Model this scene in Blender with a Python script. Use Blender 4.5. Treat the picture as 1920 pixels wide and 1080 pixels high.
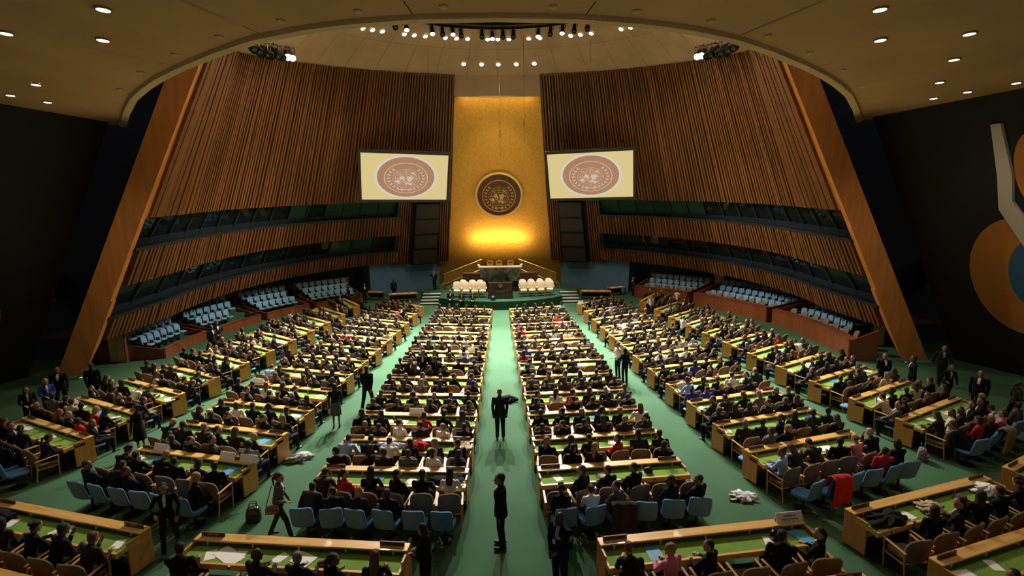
import bpy, bmesh, math, random
import numpy as np
from mathutils import Vector, Matrix, Euler
random.seed(7)
for o in list(bpy.data.objects): bpy.data.objects.remove(o)
SC = bpy.context.scene
COL = SC.collection
PI = math.pi
# ------------------------------------------------------------------ camera
FPX, CAMZ = 900.0, 7.6
PITCH, YAW, ROLL = math.atan(137/900), math.atan(22/900), math.radians(0.65)
cam_d = bpy.data.cameras.new('camera'); cam = bpy.data.objects.new('camera', cam_d); COL.objects.link(cam)
cam_d.sensor_width = 36.0; cam_d.lens = 36.0*FPX/1920; cam_d.clip_end = 300
_f = Vector((math.sin(YAW)*math.cos(PITCH), math.cos(YAW)*math.cos(PITCH), -math.sin(PITCH)))
_r = Vector((math.cos(YAW), -math.sin(YAW), 0)); _u = _r.cross(_f)
_r2 = math.cos(ROLL)*_r - math.sin(ROLL)*_u; _u2 = math.sin(ROLL)*_r + math.cos(ROLL)*_u
cam.matrix_world = Matrix(((_r2.x, _u2.x, -_f.x, 0), (_r2.y, _u2.y, -_f.y, 0), (_r2.z, _u2.z, -_f.z, CAMZ), (0, 0, 0, 1)))
SC.camera = cam
# ------------------------------------------------------------------ world, exposure
W = bpy.data.worlds.new('World'); SC.world = W; W.use_nodes = True
W.node_tree.nodes['Background'].inputs[0].default_value = (1.0, 0.80, 0.58, 1)
W.node_tree.nodes['Background'].inputs[1].default_value = 0.105
SC.view_settings.view_transform = 'Standard'; SC.view_settings.look = 'None'
SC.view_settings.exposure = 0.0; SC.view_settings.gamma = 1.0; SC.view_settings.use_curve_mapping = False
def aim(o, target):
    o.rotation_euler = (Vector(target)-Vector(o.location)).to_track_quat('-Z', 'Y').to_euler()
def spot(loc, target, power, deg, blend=0.6, col=(1, .93, .84), size=.25):
    d = bpy.data.lights.new('spot_light', 'SPOT'); d.energy = power; d.spot_size = math.radians(deg); d.spot_blend = blend
    d.color = col; d.shadow_soft_size = size
    o = bpy.data.objects.new('spot_light', d); COL.objects.link(o); o.location = loc; aim(o, target); return o
def area(loc, target, power, sx, sy, col=(1, .9, .75)):
    d = bpy.data.lights.new('area_light', 'AREA'); d.energy = power; d.shape = 'RECTANGLE'; d.size = sx; d.size_y = sy; d.color = col
    o = bpy.data.objects.new('area_light', d); COL.objects.link(o); o.location = loc; aim(o, target); return o
# hall frame: levels of the drum, dome and gold wall rise 3.27 degrees against the raked floor (floor = z 0)
TH = math.atan(190/900)-math.atan(137/900); _c, _s = math.cos(TH), math.sin(TH)
def tv(x, y, h):
    return Vector((x, _c*y-_s*h, _s*y+_c*h+CAMZ))
YC = 30.5
def RR(h): return 16.74-0.38*h
def htop(az): return 9.3-(min(abs(az), 125)/105)**2*2.4
def wing_x(h): return 21.5-(h+8.6)*.541                     # outer edge of the wings
def drum(az, h, off=0.0):
    """point on the leaning drum wall; az in degrees from the hall axis, off = outwards"""
    R = RR(h)+off; a = math.radians(max(-100, min(100, az)))
    x, y = R*math.sin(a), R*math.cos(a)
    if abs(az) > 100:                                        # runs on straight to the inner edge of the wood wing (az 116)
        f = (abs(az)-100)/16; sg = 1 if az > 0 else -1
        x = x+(sg*(wing_x(h)-1.22+off)-x)*f; y = y+(22.5-YC-y)*f
    return tv(x, YC+y, h)
def dome(az, t):
    h = htop(az); R = RR(h); r = R+(6-R)*t; hh = h+(12.4-h)*t+0.5*math.sin(PI*t)
    a = math.radians(az)
    return tv(r*math.sin(a), YC+r*math.cos(a), hh)
# key light of the hall: the lamps of the dome ring, one strong spot per group of ring lamps (lamp bodies are built further down)
RING = [-70, -60.5, -56, -51.5, -41.5, -37, -32, -23, -18, -13, -4, .5, 5.5, 14.5, 19.5, 33.5, 38, 43, 57, 61.5, 70.5]
ROWL = [-13, -6, .5, 7.5, 14.5]
KEY = 52000
for az, tx, ty, k in [(-60, -9.5, 25, 1), (-37, -6.5, 24, 1), (-13, -3.0, 23, .9), (-4, -1, 31, 1), (5.5, 1.5, 31, 1), (14.5, 3.0, 23, .9), (38, 6.5, 24, 1), (61, 9.5, 25, 1)]:
    p = dome(az, .45); spot(p-Vector((0, 0, .35)), (tx, ty, 0), KEY*k, 50, .95, (1, .95, .86), .2)
# general fill added at the ring, no lamps of its own: washes slats and stands
for az, k in [(-66, 1), (-25, .7), (25, .7), (66, 1)]:
    p = dome(az, .45); spot(p-Vector((0, 0, .4)), (p.x*.3, 28, 0), 3600*k, 150, .6, (1, .78, .52), .3)
for az, tx in [(-9, -3.2), (10, 3.2)]:
    p = dome(az, .16); spot(p-Vector((0, 0, .35)), (tx, 40.8, .7), 15000, 30, .8, (1, .95, .86), .2)
# lamps of the ring turned to the side stands
for sg in (-1, 1):
    p = dome(-sg*50, .45); spot(p-Vector((0, 0, .4)), (sg*19.5, 31.0, .8), 18000, 34, .8, (1, .93, .82), .2)
# uplight strip in the trough behind the rostrum, cove strip above the gold wall
area(tv(0, YC+17.5, -6.5), tv(0, YC+18.9, -4.2), 240, 5.0, .3, (1, .70, .26))
area(tv(0, YC+13.35, 7.5), tv(0, YC+14.6, 5.5), 60, 6.0, .2, (1, .72, .30))
spot(tv(0, YC+6.5, 9.0), tv(0, YC+17.0, 0.5), 3000, 42, .9, (1, .76, .38), .3)
# downlights of the flat outer ceiling
LAMPS = [(-8.27, 11.09), (-9.7, 12.87), (-11.58, 12.41), (-15.03, 16.86), (-17.18, 18.22), (-16.85, 19.27), (8.43, 11.13), (9.94, 13.01), (11.88, 12.58), (13.45, 14.63), (15.32, 17.12), (18.18, 17.24), (17.25, 19.46), (17.64, 18.47)]
for x, y in LAMPS: spot((x, y, 11.9), (x, y, 0), 170, 110, .8, (1, .86, .66), .15)
# picture lights on the side walls
spot((13.0, 12.0, 11.9), (22.5, 15.5, 6.0), 700, 46, .8, (1, .9, .75), .2)
spot((-13.0, 8.5, 11.9), (-23.5, 13.0, 8.0), 700, 30, .9, (1, .95, .95), .2)
# ------------------------------------------------------------------ materials
MATS = {}
def mat(name, col, rough=.6, metal=0.0, noise=None, bump=None, emit=None, spec=.5, coat=0.0, alpha=None, trans=0.0):
    """procedural principled material; noise=(scale, amount, stretch xyz) modulates the colour, bump=(scale, strength)"""
    if name in MATS: return MATS[name]
    m = bpy.data.materials.new(name); m.use_nodes = True; nt = m.node_tree; b = nt.nodes['Principled BSDF']
    b.inputs['Base Color'].default_value = (*col, 1); b.inputs['Roughness'].default_value = rough
    b.inputs['Metallic'].default_value = metal; b.inputs['Specular IOR Level'].default_value = spec
    b.inputs['Coat Weight'].default_value = coat; b.inputs['Transmission Weight'].default_value = trans
    if emit:
        b.inputs['Emission Color'].default_value = (*emit[0], 1); b.inputs['Emission Strength'].default_value = emit[1]
    if noise or bump:
        tc = nt.nodes.new('ShaderNodeTexCoord'); mp = nt.nodes.new('ShaderNodeMapping'); nt.links.new(tc.outputs['Object'], mp.inputs[0])
    if noise:
        sc, amt, st = noise; mp.inputs['Scale'].default_value = st
        n = nt.nodes.new('ShaderNodeTexNoise'); n.inputs['Scale'].default_value = sc; n.inputs['Detail'].default_value = 4
        nt.links.new(mp.outputs[0], n.inputs['Vector'])
        r = nt.nodes.new('ShaderNodeValToRGB'); r.color_ramp.elements[0].position = .3; r.color_ramp.elements[1].position = .7
        r.color_ramp.elements[0].color = (*[c*(1-amt) for c in col], 1); r.color_ramp.elements[1].color = (*[min(1, c*(1+amt)) for c in col], 1)
        nt.links.new(n.outputs['Fac'], r.inputs[0]); nt.links.new(r.outputs[0], b.inputs['Base Color'])
    if bump:
        n2 = nt.nodes.new('ShaderNodeTexNoise'); n2.inputs['Scale'].default_value = bump[0]; n2.inputs['Detail'].default_value = 3
        nt.links.new(tc.outputs['Object'], n2.inputs['Vector'])
        bp = nt.nodes.new('ShaderNodeBump'); bp.inputs['Strength'].default_value = bump[1]; bp.inputs['Distance'].default_value = .02
        nt.links.new(n2.outputs['Fac'], bp.inputs['Height']); nt.links.new(bp.outputs[0], b.inputs['Normal'])
    MATS[name] = m; return m
def island_vary(m, lo, hi):
    """each separate piece of a joined part gets its own shade of its wood"""
    nt = m.node_tree; b = nt.nodes['Principled BSDF']; g = nt.nodes.new('ShaderNodeNewGeometry')
    mr = nt.nodes.new('ShaderNodeMapRange'); mr.inputs['To Min'].default_value = lo; mr.inputs['To Max'].default_value = hi
    nt.links.new(g.outputs['Random Per Island'], mr.inputs['Value'])
    mx = nt.nodes.new('ShaderNodeMix'); mx.data_type = 'RGBA'; mx.blend_type = 'MULTIPLY'; mx.inputs['Factor'].default_value = 1
    src = b.inputs['Base Color'].links[0].from_socket if b.inputs['Base Color'].links else None
    if src: nt.links.new(src, mx.inputs['A'])
    else: mx.inputs['A'].default_value = b.inputs['Base Color'].default_value
    cb = nt.nodes.new('ShaderNodeCombineColor')
    for i in range(3): nt.links.new(mr.outputs[0], cb.inputs[i])
    nt.links.new(cb.outputs[0], mx.inputs['B']); nt.links.new(mx.outputs['Result'], b.inputs['Base Color']); return m
CARPET = mat('green_carpet', (.046, .110, .058), .95, noise=(.5, .12, (1, 1, 1)), bump=(60, .4), spec=.15)
CARPET_D = mat('green_carpet_dais', (.030, .085, .052), .95, noise=(1.6, .2, (1, 1, 1)), bump=(60, .4), spec=.15)
CEIL = mat('ceiling_plaster', (.52, .32, .18), .9, noise=(.35, .10, (1, 1, 1)), spec=.2)
LIP = mat('ceiling_lip_plaster', (.66, .48, .30), .85, noise=(.6, .06, (1, 1, 1)), spec=.2)
DOME = mat('dome_plaster', (.50, .35, .25), .85, noise=(.5, .10, (1, 1, 1)), spec=.2)
SLAT = island_vary(mat('slat_wood', (.185, .072, .022), .5, noise=(3, .30, (2, 2, .15))), .75, 1.12)
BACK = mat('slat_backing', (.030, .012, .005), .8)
PLY = mat('orange_plywood', (.70, .27, .07), .5, noise=(1.2, .16, (3, 3, .35)), coat=.1)
NAVY = mat('navy_wall', (.010, .022, .060), .85, noise=(.8, .2, (1, 1, 1)))
DARKWALL = mat('dark_side_wall', (.011, .011, .013), .85, noise=(.4, .25, (1, 1, 1)))
BLUEWALL = mat('blue_wall', (.085, .20, .36), .8, noise=(.7, .10, (1, 1, 1)))
BLACK = mat('black_metal', (.008, .008, .010), .45)
BLACKFAB = mat('speaker_cloth', (.035, .027, .022), .8, noise=(14, .45, (1, 1, 1)))
MULL = mat('window_mullion', (.025, .040, .058), .5, metal=.3)
GLASSD = mat('booth_glass', (.006, .012, .012), .04, spec=.7)
GLASSG = mat('booth_glass_lit_tint', (.02, .075, .045), .08, spec=.6)  # greener base colour imitates a lit booth behind the pane
RAILD = mat('dark_window_rail', (.018, .022, .026), .5)
BRASS = mat('brass', (.80, .50, .16), .3, metal=1.0)
TAN = mat('tan_door', (.62, .50, .26), .6, noise=(2, .1, (1, 1, 1)))
def gold_material():
    m = mat('gold_leaf_wall', (.72, .40, .075), .5, metal=.55)
    nt = m.node_tree; b = nt.nodes['Principled BSDF']
    tc = nt.nodes.new('ShaderNodeTexCoord'); mp = nt.nodes.new('ShaderNodeMapping'); mp.inputs['Scale'].default_value = (6, 6, 1.6)
    nt.links.new(tc.outputs['Object'], mp.inputs[0])
    n = nt.nodes.new('ShaderNodeTexNoise'); n.inputs['Scale'].default_value = 1.4; n.inputs['Detail'].default_value = 8; n.inputs['Roughness'].default_value = .7
    nt.links.new(mp.outputs[0], n.inputs[0])
    r = nt.nodes.new('ShaderNodeValToRGB'); r.color_ramp.elements[0].position = .32; r.color_ramp.elements[1].position = .72
    r.color_ramp.elements[0].color = (.58, .29, .045, 1); r.color_ramp.elements[1].color = (.78, .45, .09, 1)
    nt.links.new(n.outputs[0], r.inputs[0]); nt.links.new(r.outputs[0], b.inputs['Base Color'])
    n2 = nt.nodes.new('ShaderNodeTexNoise'); n2.inputs['Scale'].default_value = 2.2; n2.inputs['Detail'].default_value = 6
    nt.links.new(tc.outputs['Object'], n2.inputs[0])
    bp = nt.nodes.new('ShaderNodeBump'); bp.inputs['Strength'].default_value = .25; bp.inputs['Distance'].default_value = .08
    nt.links.new(n2.outputs[0], bp.inputs['Height']); nt.links.new(bp.outputs[0], b.inputs['Normal'])
    return m
GOLD = gold_material()
# ------------------------------------------------------------------ mesh helpers
LAB = bpy.data.scenes.new('workbench')                     # scratch scene for evaluating modifiers, removed at the end
def lab_graph():
    vl = LAB.view_layers[0]; vl.update(); return vl.depsgraph
class MB:
    """collects vertices and faces; build() links them as ONE mesh object"""
    def __init__(s): s.v = []; s.f = []; s.m = []
    def add(s, vs, fs, mi=0):
        k = len(s.v); s.v += [tuple(p) for p in vs]; s.f += [tuple(i+k for i in f) for f in fs]; s.m += [mi]*len(fs); return s
    def hexa(s, p, mi=0):        # 8 corners: bottom 0-3 ccw, top 4-7
        return s.add(p, [(3, 2, 1, 0), (4, 5, 6, 7), (0, 1, 5, 4), (1, 2, 6, 5), (2, 3, 7, 6), (3, 0, 4, 7)], mi)
    def box(s, x0, x1, y0, y1, z0, z1, mi=0, M=None):
        p = [Vector(q) for q in ((x0, y0, z0), (x1, y0, z0), (x1, y1, z0), (x0, y1, z0), (x0, y0, z1), (x1, y0, z1), (x1, y1, z1), (x0, y1, z1))]
        if M: p = [M @ q for q in p]
        return s.hexa(p, mi)
    def tube(s, pts, r, n=8, mi=0, cap=True):
        pts = [Vector(p) for p in pts]; rs = r if isinstance(r, (list, tuple)) else [r]*len(pts); vs = []
        for i, p in enumerate(pts):
            d = (pts[min(i+1, len(pts)-1)]-pts[max(i-1, 0)]).normalized()
            a = d.cross(Vector((0, 0, 1)) if abs(d.z) < .9 else Vector((1, 0, 0))).normalized(); b = d.cross(a)
            vs += [p+rs[i]*(math.cos(2*PI*k/n)*a+math.sin(2*PI*k/n)*b) for k in range(n)]
        fs = [(i*n+k, i*n+(k+1) % n, (i+1)*n+(k+1) % n, (i+1)*n+k) for i in range(len(pts)-1) for k in range(n)]
        if cap: fs += [tuple(range(n-1, -1, -1)), tuple((len(pts)-1)*n+k for k in range(n))]
        return s.add(vs, fs, mi)
    def lathe(s, prof, n=16, mi=0, c=(0, 0, 0)):     # prof: (r, z)
        vs = [(c[0]+r*math.cos(2*PI*k/n), c[1]+r*math.sin(2*PI*k/n), c[2]+z) for r, z in prof for k in range(n)]
        fs = [(i*n+k, i*n+(k+1) % n, (i+1)*n+(k+1) % n, (i+1)*n+k) for i in range(len(prof)-1) for k in range(n)]
        fs += [tuple(range(n-1, -1, -1)), tuple((len(prof)-1)*n+k for k in range(n))]
        return s.add(vs, fs, mi)
    def grid(s, rows, mi=0, close=False):            # rows of equal length point lists
        n = len(rows[0]); vs = [p for r in rows for p in r]
        fs = [(i*n+k, i*n+k+1, (i+1)*n+k+1, (i+1)*n+k) for i in range(len(rows)-1) for k in range(n-1)]
        return s.add(vs, fs, mi)
    def prism(s, poly, thick, M=None, mi=0):         # poly in local xz at y=0, extruded to y=-thick
        n = len(poly); vs = [Vector((x, 0, z)) for x, z in poly]+[Vector((x, -thick, z)) for x, z in poly]
        if M: vs = [M @ v for v in vs]
        fs = [tuple(range(n)), tuple(range(2*n-1, n-1, -1))]+[(k, (k+1) % n, n+(k+1) % n, n+k) for k in range(n)]
        return s.add(vs, fs, mi)
    def mesh(s, name, mats, smooth=False):
        me = bpy.data.meshes.new(name); me.from_pydata(s.v, [], s.f)
        for m in (mats if isinstance(mats, (list, tuple)) else [mats]): me.materials.append(m)
        if max(s.m or [0]) > 0: me.polygons.foreach_set('material_index', s.m)
        bm = bmesh.new(); bm.from_mesh(me); bmesh.ops.recalc_face_normals(bm, faces=bm.faces); bm.to_mesh(me); bm.free()
        if smooth: me.polygons.foreach_set('use_smooth', [True]*len(me.polygons))
        me.update(); return me
    def build(s, name, mats, parent=None, smooth=False, label=None):
        return link(name, s.mesh(name, mats, smooth), parent, label)
def link(name, me, parent=None, label=None, loc=None, rot=None):
    o = bpy.data.objects.new(name, me); COL.objects.link(o)
    if parent is not None: o.parent = parent
    if label: o['label'] = label
    if loc is not None: o.location = loc
    if rot is not None: o.rotation_euler = rot
    return o
def tag(o, label=None, cat=None, group=None, kind=None):
    if label: o['label'] = label
    if cat: o['category'] = cat
    if group: o['group'] = group
    if kind: o['kind'] = kind
    return o
def thing(name, label, cat, loc=(0, 0, 0), rz=0, group=None):
    o = bpy.data.objects.new(name, None); COL.objects.link(o); o.location = loc; o.rotation_euler = (0, 0, rz); o.empty_display_size = .2
    return tag(o, label, cat, group)
def struct(o, label=None): return tag(o, label, None, None, 'structure')
def bevel(me, w=.01, seg=1):
    bm = bmesh.new(); bm.from_mesh(me); bmesh.ops.bevel(bm, geom=list(bm.edges), offset=w, segments=seg, affect='EDGES', profile=.7); bm.to_mesh(me); bm.free(); return me
def copy_tree(o, parent=None):
    c = o.copy(); COL.objects.link(c); c.parent = parent
    for ch in list(o.children): copy_tree(ch, c)
    return c
# ------------------------------------------------------------------ setting: floor
fl = MB(); fl.box(-34, 34, -2, 54, -.3, 0); struct(fl.build('floor', CARPET), 'green carpeted hall floor')
# slatted, leaning drum walls with two window bands each, gold wall between them
LV = [(-7.15, -6.10), (-4.48, -2.80), (-1.26, None)]     # slat tiers (bottom, top); None = up to the dome
AZ0, AZ1, AZE = 15.6, 114.4, 115.2
def wall_side(sg, name):
    root = struct(thing(name, None, None), None); root['kind'] = 'structure'
    root['label'] = 'leaning curved wall of vertical wood slats, %s of the gold wall' % ('left' if sg < 0 else 'right')
    azs = [AZ0+(AZE-AZ0)*i/64 for i in range(65)]
    for k, (hb, ht) in enumerate(LV):
        b = MB()                                        # backing shell of the tier, with thickness
        T = lambda a: ht if ht is not None else htop(a)
        rows = []
        az_in = [a for a in azs if ht is None or a > 31.0] if k < 2 else azs
        if k == 2: az_in = azs
        for off, top in ((.16, 0), (.16, 1), (.9, 1), (.9, 0), (.16, 0)):
            rows.append([drum(sg*a, (T(a) if top else hb), off) for a in az_in])
        b.grid(rows); b.build('backing', BACK, root)
        s = MB(); a = az_in[0]+.3; rnd = random.Random(k*7+(1 if sg > 0 else 0))
        while a < AZ1:
            w = math.degrees(.165/RR(hb)); g = math.degrees(.125/RR(hb))*rnd.choice((.95, 1.0, 1.0, 1.0, 1.05, 1.35))
            if a > 100: w *= 1.05; g *= 1.0
            if k == 2 and a > 101: g *= rnd.choice((.25, .35, .7)); w *= rnd.choice((.8, 1.5, 2.0))
            d = -.12-.05*rnd.random()
            lo = hb if not (k == 2 and 19.2 < a < 31.0) else hb
            P = lambda aa, h, off: drum(sg*aa, h, off)
            h1 = T(a)
            s.hexa([P(a, lo, .17), P(a+w, lo, .17), P(a+w, lo, d), P(a, lo, d), P(a, h1, .17), P(a+w, h1, .17), P(a+w, h1, d), P(a, h1, d)])
            a += w+g
        o = s.build('wood_slats', SLAT, root); o['kind'] = 'stuff'
        if ht is not None:                               # dark rail along the tier's upper edge
            r = MB(); r.grid([[drum(sg*a, h, off) for a in az_in if a < 119] for off, h in ((-.13, ht), (-.13, ht+.16), (.6, ht+.16), (.6, ht), (-.13, ht))]); r.build('window_rail', RAILD, root)
    # short slat piers either side of the loudspeaker stack, and below the screens
    s = MB()
    for a0, a1 in ((AZ0+.1, 18.6), (28.3, 32.2)):
        for hb, ht, dd in ((-7.5, -4.3, .02), (-4.3, -1.26, .10)):
            a = a0
            while a < a1:
                w = .33; s.hexa([drum(sg*a, hb, .2), drum(sg*(a+w), hb, .2), drum(sg*(a+w), hb, -.10+dd), drum(sg*a, hb, -.10+dd), drum(sg*a, ht, .2), drum(sg*(a+w), ht, .2), drum(sg*(a+w), ht, -.10+dd), drum(sg*a, ht, -.10+dd)])
                a += .72
    o = s.build('wood_slats', SLAT, root); o['kind'] = 'stuff'
    b = MB(); n = 8; aa = [AZ0+(32.4-AZ0)*i/n for i in range(n+1)]
    b.grid([[drum(sg*a, h, .2) for a in aa] for h in (-7.5, -1.26)]); b.build('backing', BACK, root)
    # plywood wing: end face towards the balcony, inner lining and outer cheek, one board per storey
    for (h0, h1, ain, st) in ((-8.75, -5.1, 114.9, .10), (-5.1, -1.26, 115.1, .0), (-1.26, 6.6, 113.6, .0)):
        xo = wing_x
        def ring(h):
            return [tv(sg*xo(h), 22.5, h), tv(sg*(xo(h)-1.22-st), 22.5, h), drum(sg*ain, h, -.03), drum(sg*ain, h, .8), tv(sg*(xo(h)+.02), 23.6, h)]
        p = MB(); A, B = ring(h0), ring(h1)
        if h0 < -8:                                       # the lowest board is cut on a slope up to the underside of the slats
            A[2], A[3] = drum(sg*ain, -7.15, -.03), drum(sg*ain, -7.15, .8)
        p.add(A+B, [(k, (k+1) % 5, 5+(k+1) % 5, 5+k) for k in range(5)]+[(4, 3, 2, 1, 0), (5, 6, 7, 8, 9)])
        p.build('end_panel', PLY, root)
    return root
wl = wall_side(-1, 'wall_left'); wr = wall_side(1, 'wall_right')
# gold wall (leaning cone sector) with brown plaster lintel above
gw = MB(); azs = [-AZ0+2*AZ0*i/24 for i in range(25)]; hs = [-11.0+(7.67+11.0)*i/16 for i in range(17)]
gold_azk = lambda h: 1.0+max(0, (-3-h))*.042
gw.grid([[drum(a*gold_azk(h), h, .35) for a in azs] for h in hs])
gw.grid([[drum(a*gold_azk(h), h, .65) for a in azs] for h in hs])
struct(gw.build('wall_front', GOLD, smooth=True), 'tall gold leaf wall behind the rostrum')
ln = MB(); ln.grid([[drum(a, h, off) for a in azs] for off, h in ((.02, 7.67), (.02, 9.35), (.6, 9.35), (.6, 7.67), (.02, 7.67))]); struct(ln.build('trim_1', DOME), 'brown plaster lintel above the gold wall')
for sg in (-1, 1):                                        # thin gold-brown reveals at the sides of the gold wall
    rv = MB(); rv.grid([[drum(sg*AZ0*gold_azk(h), h, o_) for h in hs] for o_ in (-.08, .5)]); struct(rv.build('trim_%d' % (2 if sg < 0 else 3), mat('reveal_wood', (.22, .08, .02), .6)), 'narrow reveal beside the gold wall')
# ground-floor wall behind the stands: blue panels, green wall brightened in colour for lit glass, tan doors
def gwall(az, h, R=22.6): a = math.radians(az); return tv(R*math.sin(a), YC+R*math.cos(a), h)
for sg in (-1, 1):
    g = MB(); A = [18.6+(39-18.6)*i/8 for i in range(9)]
    g.grid([[gwall(sg*a, h, 19.9+.0*a) for a in A] for h in (-12.5, -6.2)]); g.grid([[gwall(sg*a, h, 20.1) for a in A] for h in (-12.5, -6.2)])
    struct(g.build('wall_blue_%s' % ('left' if sg < 0 else 'right'), BLUEWALL), 'low blue wall under the slats beside the rostrum')
    g = MB(); A = [36+(103-36)*i/24 for i in range(25)]
    g.grid([[gwall(sg*a, h, 23.0) for a in A] for h in (-13, -5.2)]); g.grid([[gwall(sg*a, h, 23.3) for a in A] for h in (-13, -5.2)])
    struct(g.build('wall_back_%s' % ('left' if sg < 0 else 'right'), mat('dark_green_wall', (.030, .085, .055), .5, noise=(.5, .3, (1, 1, 1)))), 'dark green wall behind the side stands')
    g = MB(); g.grid([[gwall(sg*38.9, h, r_) for r_ in (19.85, 23.4)] for h in (-13, -5.2)]); g.grid([[gwall(sg*39.3, h, r_) for r_ in (19.85, 23.4)] for h in (-13, -5.2)]); g.grid([[gwall(sg*a_, h, 19.85) for a_ in (38.9, 39.3)] for h in (-13, -5.2)])
    struct(g.build('wall_return_%s' % ('left' if sg < 0 else 'right'), BLUEWALL), 'return of the blue wall towards the side stands')
    # soffit under the lowest slat tier
    g = MB(); A = [31+(113-31)*i/30 for i in range(31)]
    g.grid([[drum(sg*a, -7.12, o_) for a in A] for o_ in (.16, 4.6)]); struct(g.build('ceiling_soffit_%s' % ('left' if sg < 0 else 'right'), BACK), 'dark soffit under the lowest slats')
# window bands between the slat tiers: each pane is a part
def window_band(sg, hb, ht, n, num, lit):
    root = thing('window_%d' % num, 'curved band of slanted booth windows in the %s slatted wall, %s row' % (('left' if sg < 0 else 'right'), 'upper' if hb > -4 else 'lower'), None)
    root['kind'] = 'structure'
    a0, a1 = 32.6, 114.9; st = (a1-a0)/n; of0, of1 = .62, .30
    for i in range(n):
        a, b = a0+i*st, a0+(i+1)*st-.35
        p = MB(); p.hexa([drum(sg*a, hb, of0), drum(sg*b, hb, of0), drum(sg*b, hb, of0+.06), drum(sg*a, hb, of0+.06), drum(sg*a, ht, of1), drum(sg*b, ht, of1), drum(sg*b, ht, of1+.06), drum(sg*a, ht, of1+.06)])
        p.build('pane', GLASSG if i in lit else GLASSD, root)
        m = MB(); m.hexa([drum(sg*b, hb, of0-.12), drum(sg*(b+.35), hb, of0-.12), drum(sg*(b+.35), hb, of0+.1), drum(sg*b, hb, of0+.1), drum(sg*b, ht, of1-.1), drum(sg*(b+.35), ht, of1-.1), drum(sg*(b+.35), ht, of1+.1), drum(sg*b, ht, of1+.1)])
        m.build('mullion', MULL, root)
    j = MB(); q0, q1 = a0-.7, a0-.05; j.hexa([drum(sg*q0, hb-.1, -.12), drum(sg*q1, hb-.1, -.12), drum(sg*q1, hb-.1, 1.0), drum(sg*q0, hb-.1, 1.0), drum(sg*q0, ht+.1, -.12), drum(sg*q1, ht+.1, -.12), drum(sg*q1, ht+.1, 1.0), drum(sg*q0, ht+.1, 1.0)]); j.build('jamb', RAILD, root)
    f = MB(); A = [a0+(a1-a0)*i/40 for i in range(41)]
    f.grid([[drum(sg*a, h, o_) for a in A] for h, o_ in ((hb, .50), (hb+.34, .46), (hb+.34, .62), (hb, .66), (hb, .50))]); f.build('sill_panel', MULL, root)
    f = MB(); f.grid([[drum(sg*a, h, o_) for a in A] for h, o_ in ((hb, -.1), (hb, .8))]); f.grid([[drum(sg*a, h, o_) for a in A] for h, o_ in ((ht, .16), (ht, .8))]); f.build('reveal', RAILD, root)
window_band(-1, -2.64, -1.26, 15, 1, (0, 1, 2, 3, 5)); window_band(-1, -5.94, -4.48, 13, 2, (1, 2)); window_band(1, -2.64, -1.26, 15, 3, (0, 1, 2, 3, 4, 5)); window_band(1, -5.94, -4.48, 13, 4, ())
# dome: plaster cone from the slats up to the dark oculus, seams as grooves between built panels
seg = 32; TOC = .60
dm = struct(thing('ceiling_dome', None, None), 'brown plaster dome rising to a dark round opening')
for i in range(seg):
    a0, a1 = -180+360*i/seg+.05, -180+360*(i+1)/seg-.05
    if abs((a0+a1)/2) > 130: continue
    for t0, t1 in ((-.02, .318), (.32, TOC)):
        p = MB(); n = 4; A = [a0+(a1-a0)*k/n for k in range(n+1)]; TT = [t0+(t1-t0)*k/3 for k in range(4)]
        p.grid([[dome(a, t) for a in A] for t in TT]); p.build('plaster_panel', DOME, dm, smooth=True)
p = MB(); A = [-130+260*k/60 for k in range(61)]; p.grid([[dome(a, t)+Vector((0, 0, .12)) for a in A] for t in [-.05+.68*k/6 for k in range(7)]]); p.build('panel_backing', mat('dome_backing', (.10, .065, .04), .9), dm)
# oculus rim and the black lighting loft above
p = MB(); A = [-180+360*k/60 for k in range(61)]; p.grid([[dome(a, TOC)+Vector((0, 0, dz)) for a in A] for dz in (-.05, 2.6)]); p.build('oculus_shaft', BLACK, dm)
p = MB(); p.lathe([(10, 0), (10, .1)], 40, c=tuple(tv(0, YC, 14.2))); p.build('oculus_roof', BLACK, dm)
p = MB()
for k in range(-4, 5): p.tube([tv(-9, YC+k*1.9, 11.9), tv(9, YC+k*1.9, 11.9)], .05, 6)
p.build('lighting_grid', mat('grid_pipe', (.02, .03, .05), .4, metal=.6), dm)
# flat outer ceiling (z 12) with the round opening under the dome
CZ = 12.0
RIM = [(0, 11.38), (1.84, 11.46), (3.5, 11.76), (4.6, 12.10), (6.06, 12.74), (7.45, 13.62), (9.3, 14.96), (10.7, 16.08), (12, 17.25), (13.45, 18.69), (15.6, 21.2), (17.85, 24.0)]
def rim_y(x):
    x = abs(x)
    for (x0, y0), (x1, y1) in zip(RIM[:-1], RIM[1:]):
        if x <= x1: return y0+(y1-y0)*(x-x0)/(x1-x0)
    return RIM[-1][1]
def rim_off(x, d):                                          # rim point pushed d metres into the opening
    e = .05; tx, ty = 2*e, rim_y(x+e)-rim_y(x-e); l = math.hypot(tx, ty); return (x-ty/l*d, rim_y(x)+tx/l*d)
ce = struct(thing('ceiling', None, None), 'flat brown plaster ceiling with a large curved opening over the seats')
def ceil_sector(x0, x1, n=8):
    """ceiling panel from the opening's rim outwards to the side walls and over the balcony"""
    p = MB(); X = [x0+(x1-x0)*k/n for k in range(n+1)]; inner = [(x, rim_y(x)) for x in X]; outer = []
    for x, y in inner:
        dx, dy = x, y-28; t = 60
        if dy < 0: t = min(t, (y+4)/-dy)
        if abs(dx) > .01: t = min(t, (24.5-abs(x))/abs(dx))
        outer.append((x+t*dx, y+t*dy))
    p.grid([[(x, y, z) for x, y in L] for L, z in ((inner, CZ), (outer, CZ), (outer, CZ+.3), (inner, CZ+.3), (inner, CZ))]); p.build('plaster_panel', CEIL, ce)
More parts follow.
